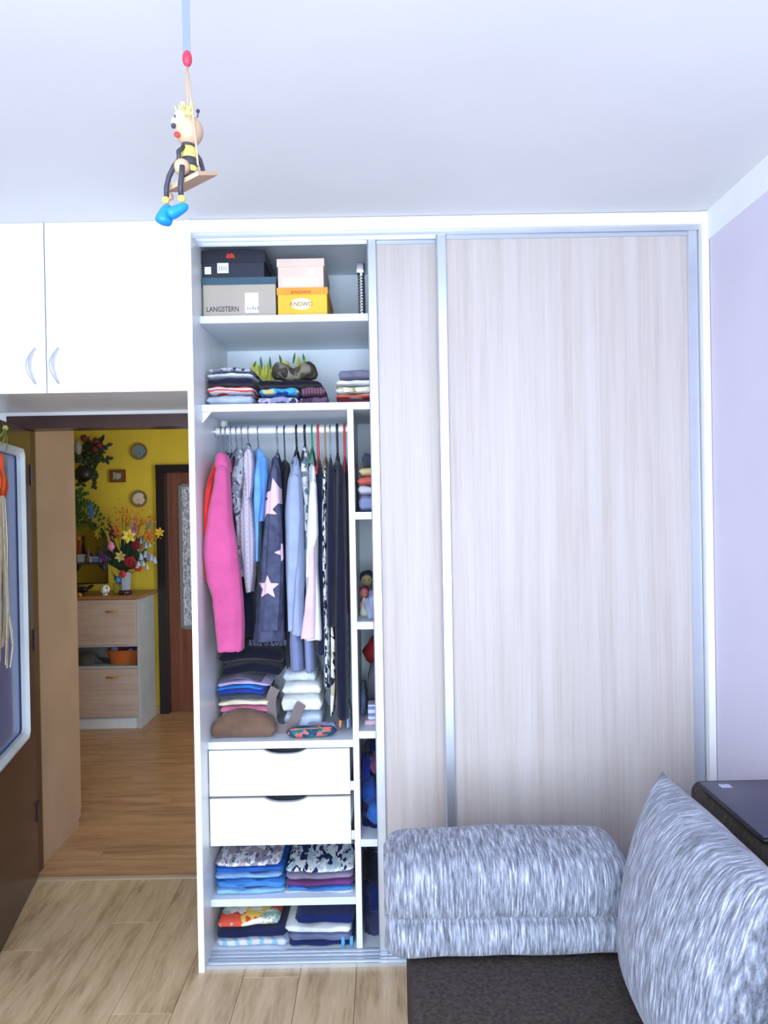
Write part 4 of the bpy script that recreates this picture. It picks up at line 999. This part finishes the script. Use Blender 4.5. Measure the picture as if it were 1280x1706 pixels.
for pts, sh in ((((304, 278), (296, 288), (288, 305), (284, 322), (284, 337)), 0), (((312, 290), (311, 305), (309, 322), (310, 337)), 1)):
    dy = -.022 if sh == 0 else -.030
    MB().tube([tp(p[0], p[1], dy) for p in pts], .0040, 10).build('leg', dn, o, True)
MB().ball(tp(283, 343, -.022), .0058, 12, 10).build('ankle_bead', yw, o, True); MB().ball(tp(311, 344, -.030), .0058, 12, 10).build('ankle_bead', yw, o, True)
def shoe(p0, p1, r0, r1, dy):
    a_, b_ = tp(*p0, dy), tp(*p1, dy-.006); m = MB(); rings = []
    for i in range(13):
        u = i/12; e = math.sqrt(max(.01, 1-(2*u-1)**4)); r_ = (r0+(r1-r0)*u)*e; p = a_.lerp(b_, u); d = (b_-a_).normalized(); s_ = Vector((0, 1, 0)); q_ = d.cross(s_).normalized()
        rings.append([p+s_*(r_*1.1*math.cos(2*PI*k/14))+q_*(r_*math.sin(2*PI*k/14)) for k in range(14)])
    m.loft(rings).build('shoe', bl, o, True)
shoe((288, 350), (279, 386), .0075, .0150, -.022); shoe((322, 354), (290, 374), .0060, .0105, -.030)

# ================================================================== STRAW DECORATION ON THE OPEN DOOR
straw = M('pale_straw', (214, 204, 176), .85, .08, 30); ora = M('orange_husk', (226, 96, 36), .7, .12, 20); grn = M('olive_green_ribbon', (128, 142, 70), .7)
o = thing('straw_hanging', 'pale raffia bunch with orange husks and a green bow on the open door', 'decoration', LF(.41, .95, .04))
def lp(px, py, n=.035):
    v = _f + RT*((px-640)/FPX) - UP*((py-853)/FPX); p0 = HG+DN*n
    t_ = ((p0-CAM).dot(DN))/v.dot(DN); return CAM+v*t_
m = MB()
for a_, b_ in (((9, 714), (1, 742)), ((8, 713), (9, 755)), ((8, 713), (-6, 730))): m.leaf(lp(*a_), lp(*b_), .018, DN, .08, 5)
m.build('bow', grn, o, True); MB().ball(lp(9, 713, .03), .011, 10, 8).build('knot', M('yellow_green_knot', (176, 184, 84), .7), o, True)
MB().tube([lp(9, 713, .02), lp(4, 706, .01), lp(4, 703, .004)], .0015, 6).build('hook', chrome, o, True)
for k_, (px, py, ln) in enumerate(((2, 775, .085), (5, 800, .09), (9, 808, .075), (-3, 800, .09), (4, 826, .085))):
    c_ = lp(px, py, .03+.008*(k_ % 2)); m = MB(); m.lathe([(.001, ln*.55), (.007, ln*.30), (.011, 0), (.009, -ln*.25), (.001, -ln*.6)], c_, 8); m.build('husk', ora if k_ % 2 else M('deep_orange_husk', (206, 72, 34), .7), o, True)
rn = random.Random(8)
for k_ in range(26):
    px = rn.uniform(-22, 12); y1 = rn.uniform(1060, 1122); n_ = rn.uniform(.02, .05); w_ = rn.uniform(.016, .036)
    m = MB(); p = [lp(px*.5, 826, n_), lp(px+rn.uniform(-3, 3), 920, n_), lp(px+rn.uniform(-3, 3), 1010, n_), lp(px+rn.uniform(-4, 4), y1, n_)]
    s_ = DD*w_/2; m.loft([[q-s_-DN*.0006, q+s_-DN*.0006, q+s_*.8+DN*.0012, q-s_*.8+DN*.0012] for q in p]); m.build('raffia_strand', straw, o)
MB().tube([lp(8, 830, .05), lp(12, 900, .05), lp(12, 960, .05), lp(15, 1030, .05), lp(21, 1075, .05), lp(17, 1112, .05)], .0018, 5).build('raffia_thread', M('ivory_thread', (232, 228, 214), .8), o, True)
m = MB(); m.leaf(lp(14, 1020, .045), lp(20, 1100, .045), .012, DN, .05, 5); m.build('raffia_strand', straw, o)

# ================================================================== HALL CONSOLE AND ITS THINGS
CY0, CY1, CX0, CX1, CZ = 3.045, 3.42, -2.75, -1.80, .955
t = thing('hall_chest', 'beech and grey hall chest with two flap fronts and an open niche', 'chest', (-2.27, 3.23, 0))
grey = M('blue_grey_board', (170, 176, 184), .5)
B(CX1-.018, CX1, CY0, CY1, .0, CZ).build('side_panel', grey, t); B(CX0, CX0+.018, CY0, CY1, 0, CZ).build('side_panel', grey, t)
B(CX0+.018, CX1-.018, CY1-.01, CY1, 0, CZ).build('back_panel', grey, t)
B(CX0+.018, CX1-.018, CY0+.012, CY0+.03, 0, .075).build('plinth', M('pale_plinth', (206, 214, 222), .5), t)
for z in (.075, .445, .605): B(CX0+.018, CX1-.018, CY0+.004, CY1-.01, z, z+.016).build('shelf', grey, t)
RB(CX0-.03, CX1+.02, CY0-.015, CY1+.035, CZ, CZ+.026, r=.004).build('top', contop, t)
gold = M('brass_handle', (206, 150, 60), .35, metal=.6)
for z0, z1, hz in ((.092, .444, .385), (.622, .952, .868)):
    d = RB(CX0+.02, CX1-.02, CY0-.014, CY0+.003, z0, z1, r=.002).build('flap_front', conwood, t)
    m = MB(); m.tube([(-1.995+.045*k/6*1.0-.045, CY0-.016-.016*math.sin(PI*k/12), hz) for k in range(13)], .006, 8); m.build('handle', gold, d, True)
ZN = .461
# basket with yarn
BKM = NT('orange_wicker'); _v = BKM.coords((1, 1, 1)); wv_ = BKM.n('ShaderNodeTexWave', wave_type='BANDS', bands_direction='Z'); wv_.inputs['Scale'].default_value = 45; BKM.l(_v, wv_.inputs['Vector'])
BKM.col(BKM.ramp(wv_.outputs['Fac'], [(.2, (150, 74, 26)), (.8, (216, 124, 54))])); BKM.bump(wv_.outputs['Fac'], .6, .004); BKM = BKM.set(.7)
bc = at(206, 1108, 3.13); o = thing('wicker_basket', 'orange wicker basket in the open niche of the hall chest', 'basket', (bc.x, 3.16, ZN))
m = MB(); rr = []
for z, k in ((0, .80), (.004, .82), (.04, .92), (.075, 1.0), (.079, 1.02), (.075, .96), (.01, .78)):
    z *= 1.3
    rr.append([(bc.x+.125*k*math.copysign(abs(math.cos(a))**.7, math.cos(a)), 3.16+.07*k*math.copysign(abs(math.sin(a))**.7, math.sin(a)), ZN+.0005+z) for a in [2*PI*q/28 for q in range(28)]])
m.loft(rr).build('wall', BKM, o, True, 60)
m = MB(); m.tube([(bc.x+.127*math.copysign(abs(math.cos(a))**.7, math.cos(a)), 3.16+.072*math.copysign(abs(math.sin(a))**.7, math.sin(a)), ZN+.103) for a in [2*PI*q/28 for q in range(29)]], .005, 6); m.build('rim', BKM, o, True)
m = MB(); m.loft([[(bc.x+.125*k*math.copysign(abs(math.cos(a))**.7, math.cos(a)), 3.16+.07*k*math.copysign(abs(math.sin(a))**.7, math.sin(a)), ZN+z) for a in [2*PI*q/28 for q in range(28)]] for z, k in ((.0145, .76), (.04, .83), (.060, .86), (.068, .78))]); m.build('lining', C((150, 120, 96)), o, True)
for px, r_, c_, lb in ((188, .029, (150, 160, 214), 'pale blue yarn ball in the wicker basket'), (201, .028, (120, 44, 56), 'dark red yarn ball in the wicker basket'), (216, .035, (64, 48, 120), 'indigo yarn ball in the wicker basket'), (219, .023, (170, 130, 214), 'lilac yarn ball in front of the indigo one')):
    c_3 = at(px, 1085, 3.14); zz_ = ZN+.080+r_*.55; yy = 3.182 if c_[2] != 214 or c_[0] == 150 else 3.122
    m = MB()
    m.ball((c_3.x, yy, zz_), r_*.94, 14, 10); rn = random.Random(px)
    for q in range(9):
        n_ = Vector((rn.uniform(-1, 1), rn.uniform(-1, 1), rn.uniform(-1, 1))).normalized(); e1 = n_.orthogonal().normalized(); e2 = n_.cross(e1)
        m.tube([Vector((c_3.x, yy, zz_))+(e1*math.cos(a)+e2*math.sin(a))*r_*.97 for a in [2*PI*w_/18 for w_ in range(19)]], r_*.07, 5)
    tag(m.build('yarn_ball', C(c_), None, True), lb, 'yarn', 'yarn balls in the basket')
# cap
cc = at(147, 1095, 3.14); o = thing('cap', 'dark olive grey cap lying in the chest niche beside the basket', 'cap', (cc.x, 3.16, ZN))
capm = C((74, 72, 66))
m = MB(); m.lathe([(.085, .0), (.088, .012), (.082, .04), (.06, .065), (.025, .078), (.001, .08)], (cc.x-.02, 3.17, ZN+.001), 22); m.build('crown', capm, o, True)
m = MB(); m.loft([[(cc.x+.045, 3.12, ZN+.004), (cc.x+.045, 3.22, ZN+.004), (cc.x+.045, 3.22, ZN+.035), (cc.x+.045, 3.12, ZN+.035)], [(cc.x+.08, 3.13, ZN+.008), (cc.x+.08, 3.21, ZN+.008), (cc.x+.08, 3.21, ZN+.026), (cc.x+.08, 3.13, ZN+.026)], [(cc.x+.105, 3.145, ZN+.002), (cc.x+.105, 3.195, ZN+.002), (cc.x+.105, 3.195, ZN+.014), (cc.x+.105, 3.145, ZN+.014)]]); m.build('visor', C((60, 62, 74)), o, True, 50)
# on the chest top
ZT = CZ+.026+.0005
vc = at(209, 990, 3.16); V = Vector((vc.x, 3.16, ZT))
vg = NT('dark_based_glass'); vg.col((176, 186, 206)); vg.b.inputs['Alpha'].default_value = .7; vg = vg.set(.08, spec=.8)
o = thing('glass_vase', 'faceted glass vase with a dark foot holding the big bouquet', 'vase', V)
m = MB(); m.lathe([(.040, .03), (.038, .05), (.042, .10), (.050, .165), (.047, .165), (.039, .10), (.034, .05)], V, 14); m.build('bowl', vg, o)
m = MB(); m.lathe([(.048, 0), (.05, .008), (.045, .028), (.037, .034)], V, 14); m.build('foot', M('dark_red_glass_foot', (62, 34, 40), .2), o, True)
m = MB(); m.tube([V+Vector((0, -.047, .03)), V+Vector((0, -.052, .16))], .003, 6); m.build('rib', M('clear_glass_rib', (214, 222, 236), .1), o, True)
leafg = M('bouquet_leaf_green', (40, 78, 44), .7, .15, 20); leafd = M('bouquet_dark_green', (30, 54, 46), .7, .15, 20)
GF = 'flowers of the bouquet in the hall'
def flower(label, px, py, col, kind, size, Y=None, name='flower'):
    size *= 1.3; rn = random.Random(px*7+py); Y = Y if Y else 3.16+rn.uniform(-.05, .05); p = at(px, py, Y)
    o = thing(name, label, 'flower', V+Vector((0, 0, .06)), GF)
    mid = (V+p)/2+Vector((0, 0, .06)); MB().tube([V+Vector((rn.uniform(-.02, .02), rn.uniform(-.02, .02), .06)), V+Vector((0, 0, .17))+(p-V)*.10, mid, p], .0028, 5).build('stem', leafg, o, True)
    mt = M('petal_%d_%d' % (px, py), col, .6, .10, 30)
    if kind == 'star':
        for k in range(6):
            a_ = 2*PI*k/6+.3; m = MB(); m.leaf(p, p+Vector((math.cos(a_)*size, -.012, math.sin(a_)*size)), size*.55, (0, -1, 0), .08, 5); m.build('petal', mt, o, True)
        MB().ball(p+Vector((0, -.006, 0)), size*.16, 8, 6).build('centre', M('ochre_centre', (206, 160, 40), .7), o, True)
    elif kind == 'rose':
        m = MB(); m.ball(p, size*.55, 12, 8, .2, px)
        for q in range(3):
            for k in range(5):
                a_ = 2*PI*k/5+q*.6; d = Vector((math.cos(a_), -.5+.2*q, math.sin(a_)*.9+.1)); m.leaf(p+d*size*.2, p+d*size*(.7+.12*q), size*.8, (0, -1, 0), .25, 4)
        m.build('bloom', mt, o, True)
    elif kind == 'spike':
        m = MB(); dr = (p-V).normalized()
        for k in range(12):
            c_ = p-dr*size*1.6+dr*size*3.0*k/12; r_ = size*.42*(1-k/15); a_ = k*2.4
            m.ball(c_+Vector((math.cos(a_), math.sin(a_), 0))*r_*.8, r_*.75, 8, 6, .3, k)
        m.build('bloom', mt, o, True)
    elif kind == 'bell':
        for k in range(5):
            c_ = p+Vector(((k-2)*size*.45, rn.uniform(-.02, .02), -abs(k-2)*size*.3+rn.uniform(-1, 1)*size*.5)); m = MB(); m.lathe([(size*.05, size*.5), (size*.22, size*.25), (size*.26, -.1*size), (size*.40, -.5*size), (size*.33, -.48*size), (size*.1, 0)], c_, 10); m.build('bell', mt, o, True)
    elif kind == 'spray':
        m = MB()
        for k in range(26):
            c_ = p+Vector((rn.gauss(0, 1)*size, rn.gauss(0, .5)*size, rn.gauss(0, 1)*size)); m.ball(c_, size*.20, 6, 5)
            if k % 2: m.tube([p+Vector((0, 0, -size)), c_], .0012, 4)
        m.build('sprigs', mt, o, True)
    elif kind == 'bud':
        m = MB(); m.lathe([(.001, -size), (size*.6, -size*.5), (size*.75, 0), (size*.5, size*.6), (.001, size)], p, 12); m.build('bloom', mt, o, True)
    return o
for a_ in (
    ('pale yellow star lily at the heart of the bouquet', 215, 893, (240, 220, 96), 'star', .043, 3.08),
    ('dark crimson rose right below the yellow star lily', 227, 909, (112, 16, 30), 'rose', .034, 3.09),
    ('bright red rose low in the bouquet above the vase', 218, 937, (150, 24, 34), 'rose', .042, 3.08),
    ('small red rose beside the bright red one', 231, 947, (186, 44, 40), 'rose', .026, 3.11),
    ('white bell shaped blossoms drooping toward the dark door frame', 247, 925, (170, 180, 204), 'bell', .042, 3.12),
    ('white lily bells below the drooping blossoms', 236, 935, (180, 190, 210), 'bell', .030, 3.04),
    ('greenish white bells beside the yellow star lily', 239, 902, (164, 172, 176), 'bell', .036, 3.13),
    ('rose pink tulip bud beside the purple crystals', 185, 910, (226, 130, 176), 'bud', .030, 3.10),
    ('mauve gladiolus spike rising over the mirror edge', 183, 875, (100, 44, 70), 'spike', .042, 3.22),
    ('orange gladiolus spike in the bouquet', 194, 876, (216, 118, 60), 'spike', .038, 3.12),
    ('pink and lilac gladiolus spike in the bouquet', 225, 872, (196, 110, 150), 'spike', .042, 3.19),
    ('lilac grey gladiolus spike in the bouquet', 217, 880, (160, 140, 180), 'spike', .030, 3.11),
    ('airy orange spray below the lower wall plate', 237, 864, (222, 130, 36), 'spray', .036, 3.25),
    ('airy amber spray high in the bouquet', 204, 854, (214, 140, 60), 'spray', .032, 3.20),
    ('golden spray between the gladioli', 210, 868, (210, 160, 40), 'spray', .026, 3.26),
    ('orange red blossom spray by the white bells', 248, 893, (224, 96, 50), 'spray', .022, 3.12),
    ('small yellow blossom reaching over the dark door frame', 266, 887, (226, 190, 50), 'star', .030, 3.16),
    ('yellow blossom spray near the dark door frame', 256, 892, (206, 170, 40), 'spray', .020, 3.16),
    ('cream yellow chrysanthemum low in the bouquet', 201, 927, (196, 180, 110), 'star', .034, 3.09),
    ('grey blue sprig at the bouquet edge', 248, 874, (130, 140, 140), 'spray', .020, 3.12),
    ('purple hyacinth hanging over the vase rim', 191, 960, (70, 62, 120), 'spike', .030, 3.12),
    ('bright blue blossom beside the vase', 196, 966, (70, 130, 206), 'bud', .020, 3.09),
    ('crimson bud hanging down on the vase', 205, 956, (190, 40, 60), 'bud', .024, 3.07)): flower(*a_)
o = thing('bouquet_greenery', 'dark green leaf sprays filling the big bouquet', 'foliage', V+Vector((0, 0, .07)))
rn = random.Random(12)
for k in range(64):
    an = rn.uniform(-1.25, 1.25); ln = rn.uniform(.10, .30)*(1 if abs(an) < .9 else .7); d = Vector((math.sin(an), rn.uniform(.10, .55), math.cos(an)*.95)).normalized()
    b_ = V+Vector((0, .012, .178))+d*.006; m = MB(); m.leaf(b_, b_+d*ln, rn.uniform(.018, .040), (0, -1, .2), rn.uniform(-.12, .12), 6); m.build('leaf', leafd if k % 3 else leafg, o, True)
MB().tube([V+Vector((0, .014, .045)), V+Vector((0, .016, .19))], .007, 8).build('stems', leafd, o, True)
# ball, candle, bird, gold pot
cb_ = at(175, 983, 3.10); o = thing('ceramic_ball', 'white openwork ceramic ball on the hall chest', 'ornament', (cb_.x, 3.10, ZT))
cer = M('white_ceramic', (228, 232, 230), .3); R_ = .036
MB().ball((cb_.x, 3.10, ZT+R_+.006), R_, 20, 14).build('shell', cer, o, True)
m = MB(); rn = random.Random(2)
for k in range(16):
    d = Vector((rn.uniform(-1, 1), -abs(rn.uniform(.2, 1)), rn.uniform(-1, 1))).normalized(); c_ = Vector((cb_.x, 3.10, ZT+R_+.006))+d*R_*.93; m.ball(c_, .0055, 8, 6)
m.build('openings', M('dark_opening', (60, 66, 70), .8), o, True)
MB().lathe([(.02, 0), (.022, .004), (.014, .010)], (cb_.x, 3.10, ZT), 14).build('foot', cer, o, True)
cd_ = at(192, 988, 3.2); o = thing('pillar_candle', 'yellow-green pillar candle beside the glass vase', 'candle', (cd_.x, 3.24, ZT))
MB().lathe([(.026, 0), (.028, .003), (.028, .072), (.024, .075), (.004, .072)], (cd_.x, 3.24, ZT), 18).build('wax', M('yellow_green_wax', (186, 186, 60), .5), o, True); MB().tube([(cd_.x, 3.24, ZT+.07), (cd_.x+.002, 3.24, ZT+.084)], .0012, 5).build('wick', blackp, o)
bc_ = at(140, 983, 3.14); o = thing('bird_figurine', 'black bird figurine with a long tail on the hall chest', 'figurine', (bc_.x, 3.14, ZT))
bkm = M('black_glaze', (26, 24, 40), .3)
m = MB(); m.ball((bc_.x-.01, 3.14, ZT+.040), (.042, .024, .024), 18, 12); m.build('body', bkm, o, True)
m = MB(); m.ball((bc_.x-.05, 3.14, ZT+.062), .016, 12, 8); m.build('head', bkm, o, True)
m = MB(); m.leaf((bc_.x+.015, 3.14, ZT+.042), (bc_.x+.075, 3.14, ZT+.072), .03, (0, -1, .4), .05, 5); m.build('tail', bkm, o, True)
MB().lathe([(.02, 0), (.02, .006), (.006, .012), (.006, .02)], (bc_.x-.01, 3.14, ZT), 12).build('base', bkm, o, True)
gp_ = at(133, 990, 3.06); o = thing('tea_light', 'small gold tea light at the front edge of the chest', 'candle', (gp_.x, 3.06, ZT)); MB().lathe([(.016, 0), (.019, .018), (.017, .018), (.015, .01)], (gp_.x, 3.06, ZT), 16).build('cup', gold, o, True, 50); MB().lathe([(.014, .008), (.014, .014), (.002, .015), (.0015, .026)], (gp_.x, 3.06, ZT), 12).build('wax', M('cream_wax', (236, 224, 190), .5), o, True, 50)
# mirror with shelf
ma, mb_ = at(108, 905, HY1-.02), at(178, 905, HY1-.02); mz0 = at(150, 972, HY1-.02).z; mzs = at(150, 905, HY1-.02).z
pts = [(ma.x, mz0), (mb_.x, mz0), (mb_.x, mzs)]; rc = (mb_.x-ma.x)/2; mcx = (ma.x+mb_.x)/2
for k in range(1, 18): pts.append((mcx+rc*math.cos(PI*k/18), mzs+rc*1.02*math.sin(PI*k/18)))
pts.append((ma.x, mzs))
o = thing('arched_mirror', 'arched wall mirror behind the shelf of trinkets in the hall', 'mirror', (mcx, HY1-.012, mz0))
mg = NT('slightly_dull_mirror'); mg.col((160, 160, 140)); mg = mg.set(.22, metal=1)
MB().prism(pts, lambda a, b, d: Vector((a, d, b)), HY1-.014, HY1-.002).build('glass', mg, o)
m = MB(); m.tube([Vector((p[0], HY1-.014, p[1])) for p in pts+[pts[0]]], .006, 6); m.build('frame', M('dark_metal_frame', (40, 42, 44), .4), o, True)
sa, sb = at(120, 937, 3.38), at(180, 936, 3.38); ZSH = (sa.z+sb.z)/2
o = thing('wall_shelf', 'narrow dark wall shelf carrying trinkets below the arched mirror', 'shelf', ((sa.x+sb.x)/2, 3.38, ZSH-.015))
RB(sa.x-.12, sb.x, 3.30, HY1-.022, ZSH-.014, ZSH, r=.003).build('board', M('dark_blue_grey_board', (60, 66, 80), .4), o)
for xx in (sa.x, sb.x-.06): m = MB(); m.prism([(3.32, 0), (HY1-.022, 0), (HY1-.022, -.06)], lambda a, b, d: Vector((d, a, ZSH-.0145+b)), xx, xx+.012); m.build('bracket', blackp, o)
def trink(name, label, px, w_, h, prof, mat, cap=None, Y=3.36):
    c_ = at(px, 934, Y); o = thing(name, label, 'ornament', (c_.x, Y, ZSH), 'trinkets on the hall shelf'); z = ZSH+.0005
    if prof == 'box': RB(c_.x-w_/2, c_.x+w_/2, Y-.025, Y+.025, z, z+h*.8, r=.004).build('body', mat, o); RB(c_.x-w_/2-.002, c_.x+w_/2+.002, Y-.027, Y+.027, z+h*.8, z+h, r=.003).build('lid', cap or mat, o)
    else:
        MB().lathe([(r_*w_, q*h) for r_, q in prof], (c_.x, Y, z), 16).build('body', mat, o, True)
        MB().ball((c_.x, Y, z+h*.92), w_*.34, 12, 8).build('top', cap or mat, o, True)
fig = ((.45, 0), (.48, .05), (.36, .35), (.26, .6), (.14, .78), (.10, .86))
trink('trinket_box', 'pale blue-white trinket box on the hall shelf', 136, .05, .062, 'box', M('pale_blue_white', (176, 192, 220), .4))
trink('trinket_box', 'sky blue low trinket box beside the purple crystals', 160, .055, .042, 'box', M('sky_blue_china', (130, 156, 212), .4), M('pale_china_lid', (190, 204, 232), .4))
trink('figurine', 'grey figurine between the two trinket boxes', 148, .04, .105, fig, M('grey_stoneware', (128, 124, 108), .6))
trink('figurine', 'red and orange figurine standing by the mirror edge', 132, .06, .20, fig, M('red_orange_glaze', (150, 52, 28), .4), M('orange_glaze', (214, 130, 50), .4), 3.41)
trink('small_bottle', 'tiny white bottle at the front of the hall shelf', 151, .016, .045, ((.5, 0), (.5, .5), (.2, .65), (.2, .9)), M('white_glass', (220, 228, 236), .2), None, 3.32)
trink('small_bottle', 'tiny pink bottle beside the sky blue box', 168, .016, .030, ((.5, 0), (.5, .5), (.2, .65), (.2, .9)), M('pink_glass', (206, 150, 180), .2), None, 3.32)
c_ = at(173, 930, 3.36); o = thing('crystal_cluster', 'purple crystal cluster on the hall shelf', 'ornament', (c_.x, 3.36, ZSH), 'trinkets on the hall shelf'); am = M('amethyst', (112, 76, 170), .2, .15, 30)
for k, (dx, dz, h) in enumerate(((-.02, 0, .10), (0, 0, .062), (.018, 0, .045), (-.008, 0, .075), (.01, .0, .055), (.028, 0, .03))):
    m = MB(); m.lathe([(.012, 0), (.014, h*.7), (.001, h)], (c_.x+dx, 3.36+(k % 3-1)*.015, ZSH+.0005), 6); m.build('crystal', am, o)
c_ = at(163, 886, 3.40); o = thing('hanging_star', 'yellow straw star hanging before the arched mirror', 'ornament', (c_.x, 3.40, c_.z-.06)); ym_ = M('yellow_straw_star', (212, 190, 50), .6)
m = MB()
for k in range(8):
    a_ = PI*k/4; m.leaf((c_.x, 3.40, c_.z), (c_.x+.034*math.cos(a_), 3.395, c_.z+.06*math.sin(a_)), .016, (0, -1, 0), .05, 4)
m.build('rays', ym_, o, True); MB().tube([(c_.x, 3.40, c_.z), (c_.x, 3.43, mzs+rc*.8), (c_.x, HY1-.016, mzs+rc*.9)], .001, 4).build('thread', cord, o)
# wall plates and picture
for px, py, cols, lb in ((232, 752, [(70, 100, 112), (110, 136, 140), (128, 132, 140)], 'round wall plate painted in blue-grey tones'), (232, 831, [(176, 164, 150), (206, 190, 176), (150, 80, 60)], 'round wall plate painted in cream and red tones')):
    p = at(px, py, HY1-.01); o = thing('wall_plate', lb, 'plate', (p.x, HY1-.01, p.z-.066), 'painted plates on the yellow wall')
    m = MB(); m.lathe([(.001, -.006), (.045, -.006), (.050, -.010), (.066, -.020), (.067, -.017), (.050, -.003), (.001, -.001)], (p.x, HY1-.0, p.z), 32, 'y'); m.build('rim', M('plate_rim_%d' % py, (124, 104, 66), .4), o, True)
    m = MB(); m.lathe([(.001, -.0085), (.048, -.0085), (.048, -.0065), (.001, -.0065)], (p.x, HY1, p.z), 28, 'y'); m.build('painting', blotch('plate_painting_%d' % py, cols, 30, (1, 1, 1), .4), o)
p = at(196, 793, HY1-.01); o = thing('picture_frame', 'small brown framed picture on the yellow wall', 'picture', (p.x, HY1-.01, p.z-.05))
fm = M('brown_picture_frame', (112, 62, 32), .5); m = MB()
for a_ in ((-.062, .062, .030, .050), (-.062, .062, -.050, -.030), (-.062, -.036, -.030, .030), (.036, .062, -.030, .030)): m.box(p.x+a_[0], p.x+a_[1], HY1-.018, HY1-.001, p.z+a_[2], p.z+a_[3])
m.build('frame', fm, o); B(p.x-.036, p.x+.036, HY1-.010, HY1-.002, p.z-.030, p.z+.030).build('picture', blotch('small_landscape', [(110, 100, 80), (170, 168, 140), (150, 160, 150), (120, 90, 64)], 40, (1, 1, 1.5), .5), o)
# hanging pot with trailing plant
pc = at(141, 790, 3.36); o = thing('hanging_plant', 'trailing plant with dark red blooms in a round black wall pot', 'plant', (pc.x, 3.36, pc.z-.07))
MB().ball((pc.x, 3.33, pc.z), (.070, .062, .064), 22, 14).build('pot', M('black_pot', (24, 26, 28), .35), o, True)
dg_ = M('dim_plant_green', (44, 58, 32), .7, .2, 20); rn = random.Random(21)
m = MB(); m.tube([(pc.x-.02, 3.41, pc.z+.05), (pc.x-.01, 3.44, pc.z+.25), (pc.x, HY1-.004, pc.z+.3)], .004, 6); m.build('bracket', blackp, o, True)
for k in range(13):
    px, py = [(165, 745), (178, 742), (182, 765), (158, 740), (150, 750), (160, 790), (158, 808), (136, 806), (150, 735), (135, 745), (128, 760), (160, 770), (170, 735)][k]
    e_ = at(px, py, 3.39+rn.uniform(-.04, .05)); b_ = Vector((pc.x, 3.37, pc.z+.050)); md = (b_+e_)/2+Vector((0, 0, .06)); m = MB(); path = []
    for q in range(9):
        u = q/8; path.append(b_*(1-u)**2+md*2*u*(1-u)+e_*u*u)
    m.tube(path, .0025, 5); sf = m.build('vine', dg_, o, True); m = MB()
    for q in range(2, 9):
        for s_ in (-1, 1):
            d = Vector((rn.uniform(-1, 1), rn.uniform(-.25, .15), rn.uniform(-1, .6))).normalized(); m.leaf(path[q], path[q]+d*rn.uniform(.035, .06), .03, (0, -1, 0), .1, 4)
    m.build('leaves', dg_, sf, True)
for px, py in ((160, 735), (165, 742), (140, 730), (158, 748)):
    p = at(px, py, 3.29); m = MB(); m.ball(p, .026, 10, 8, .4, px); m.build('bloom', M('dim_red_bloom', (96, 28, 40), .7), o, True)
p = at(130, 745, 3.34); m = MB(); m.ball(p, (.03, .03, .055), 12, 8, .3, 4); m.build('white_bloom', M('grey_white_bloom', (150, 150, 146), .7), o, True)
# fern over the mirror
fc = at(106, 845, 3.36); o = thing('potted_fern', 'green fern with arching fronds beside the arched mirror', 'plant', (fc.x, 3.36, fc.z-.10)); fg = M('fern_green', (56, 96, 52), .7, .2, 20)
MB().lathe([(.05, -.10), (.055, -.095), (.07, -.01), (.074, 0), (.068, 0), (.06, -.03)], fc, 18).build('pot', M('terracotta_dim', (110, 80, 60), .7), o, True, 50)
B(fc.x-.08, fc.x+.05, 3.28, HY1-.001, fc.z-.112, fc.z-.1005).build('bracket', blackp, o)
for k, (px, py, up) in enumerate(((176, 880, .16), (172, 862, .14), (178, 905, .13), (150, 870, .08), (140, 875, .05), (162, 845, .10), (145, 822, .04), (136, 815, .03), (155, 878, .10), (134, 880, .03))):
    e_ = at(px, py, 3.33+.02*(k % 3)); md = (fc+e_)/2+Vector((0, 0, up)); path = [fc*(1-u)**2+md*2*u*(1-u)+e_*u*u for u in [q/12 for q in range(13)]]
    m = MB(); m.tube(path, .002, 4)
    for q in range(2, 13):
        tg = (path[q]-path[q-1]).normalized(); sd = tg.cross(Vector((0, 1, 0))).normalized()
        for s_ in (-1, 1): m.leaf(path[q], path[q]+sd*s_*.045*(1.1-q/14)+tg*.018+Vector((0, -.01*(q % 2), 0)), .018, (0, -1, 0), .05, 3)
    m.build('frond', fg, o, True)
p = at(151, 850, 3.27); q_ = at(153, 868, 3.27); m = MB(); m.leaf(p+Vector((0, 0, .06)), q_, .03, (0, -1, 0), .08, 5); m.leaf(p+Vector((.004, 0, .06)), q_+Vector((.02, 0, .02)), .02, (0, -1, 0), .1, 5); m.build('ribbon', M('blue_ribbon', (50, 110, 180), .5), o, True)
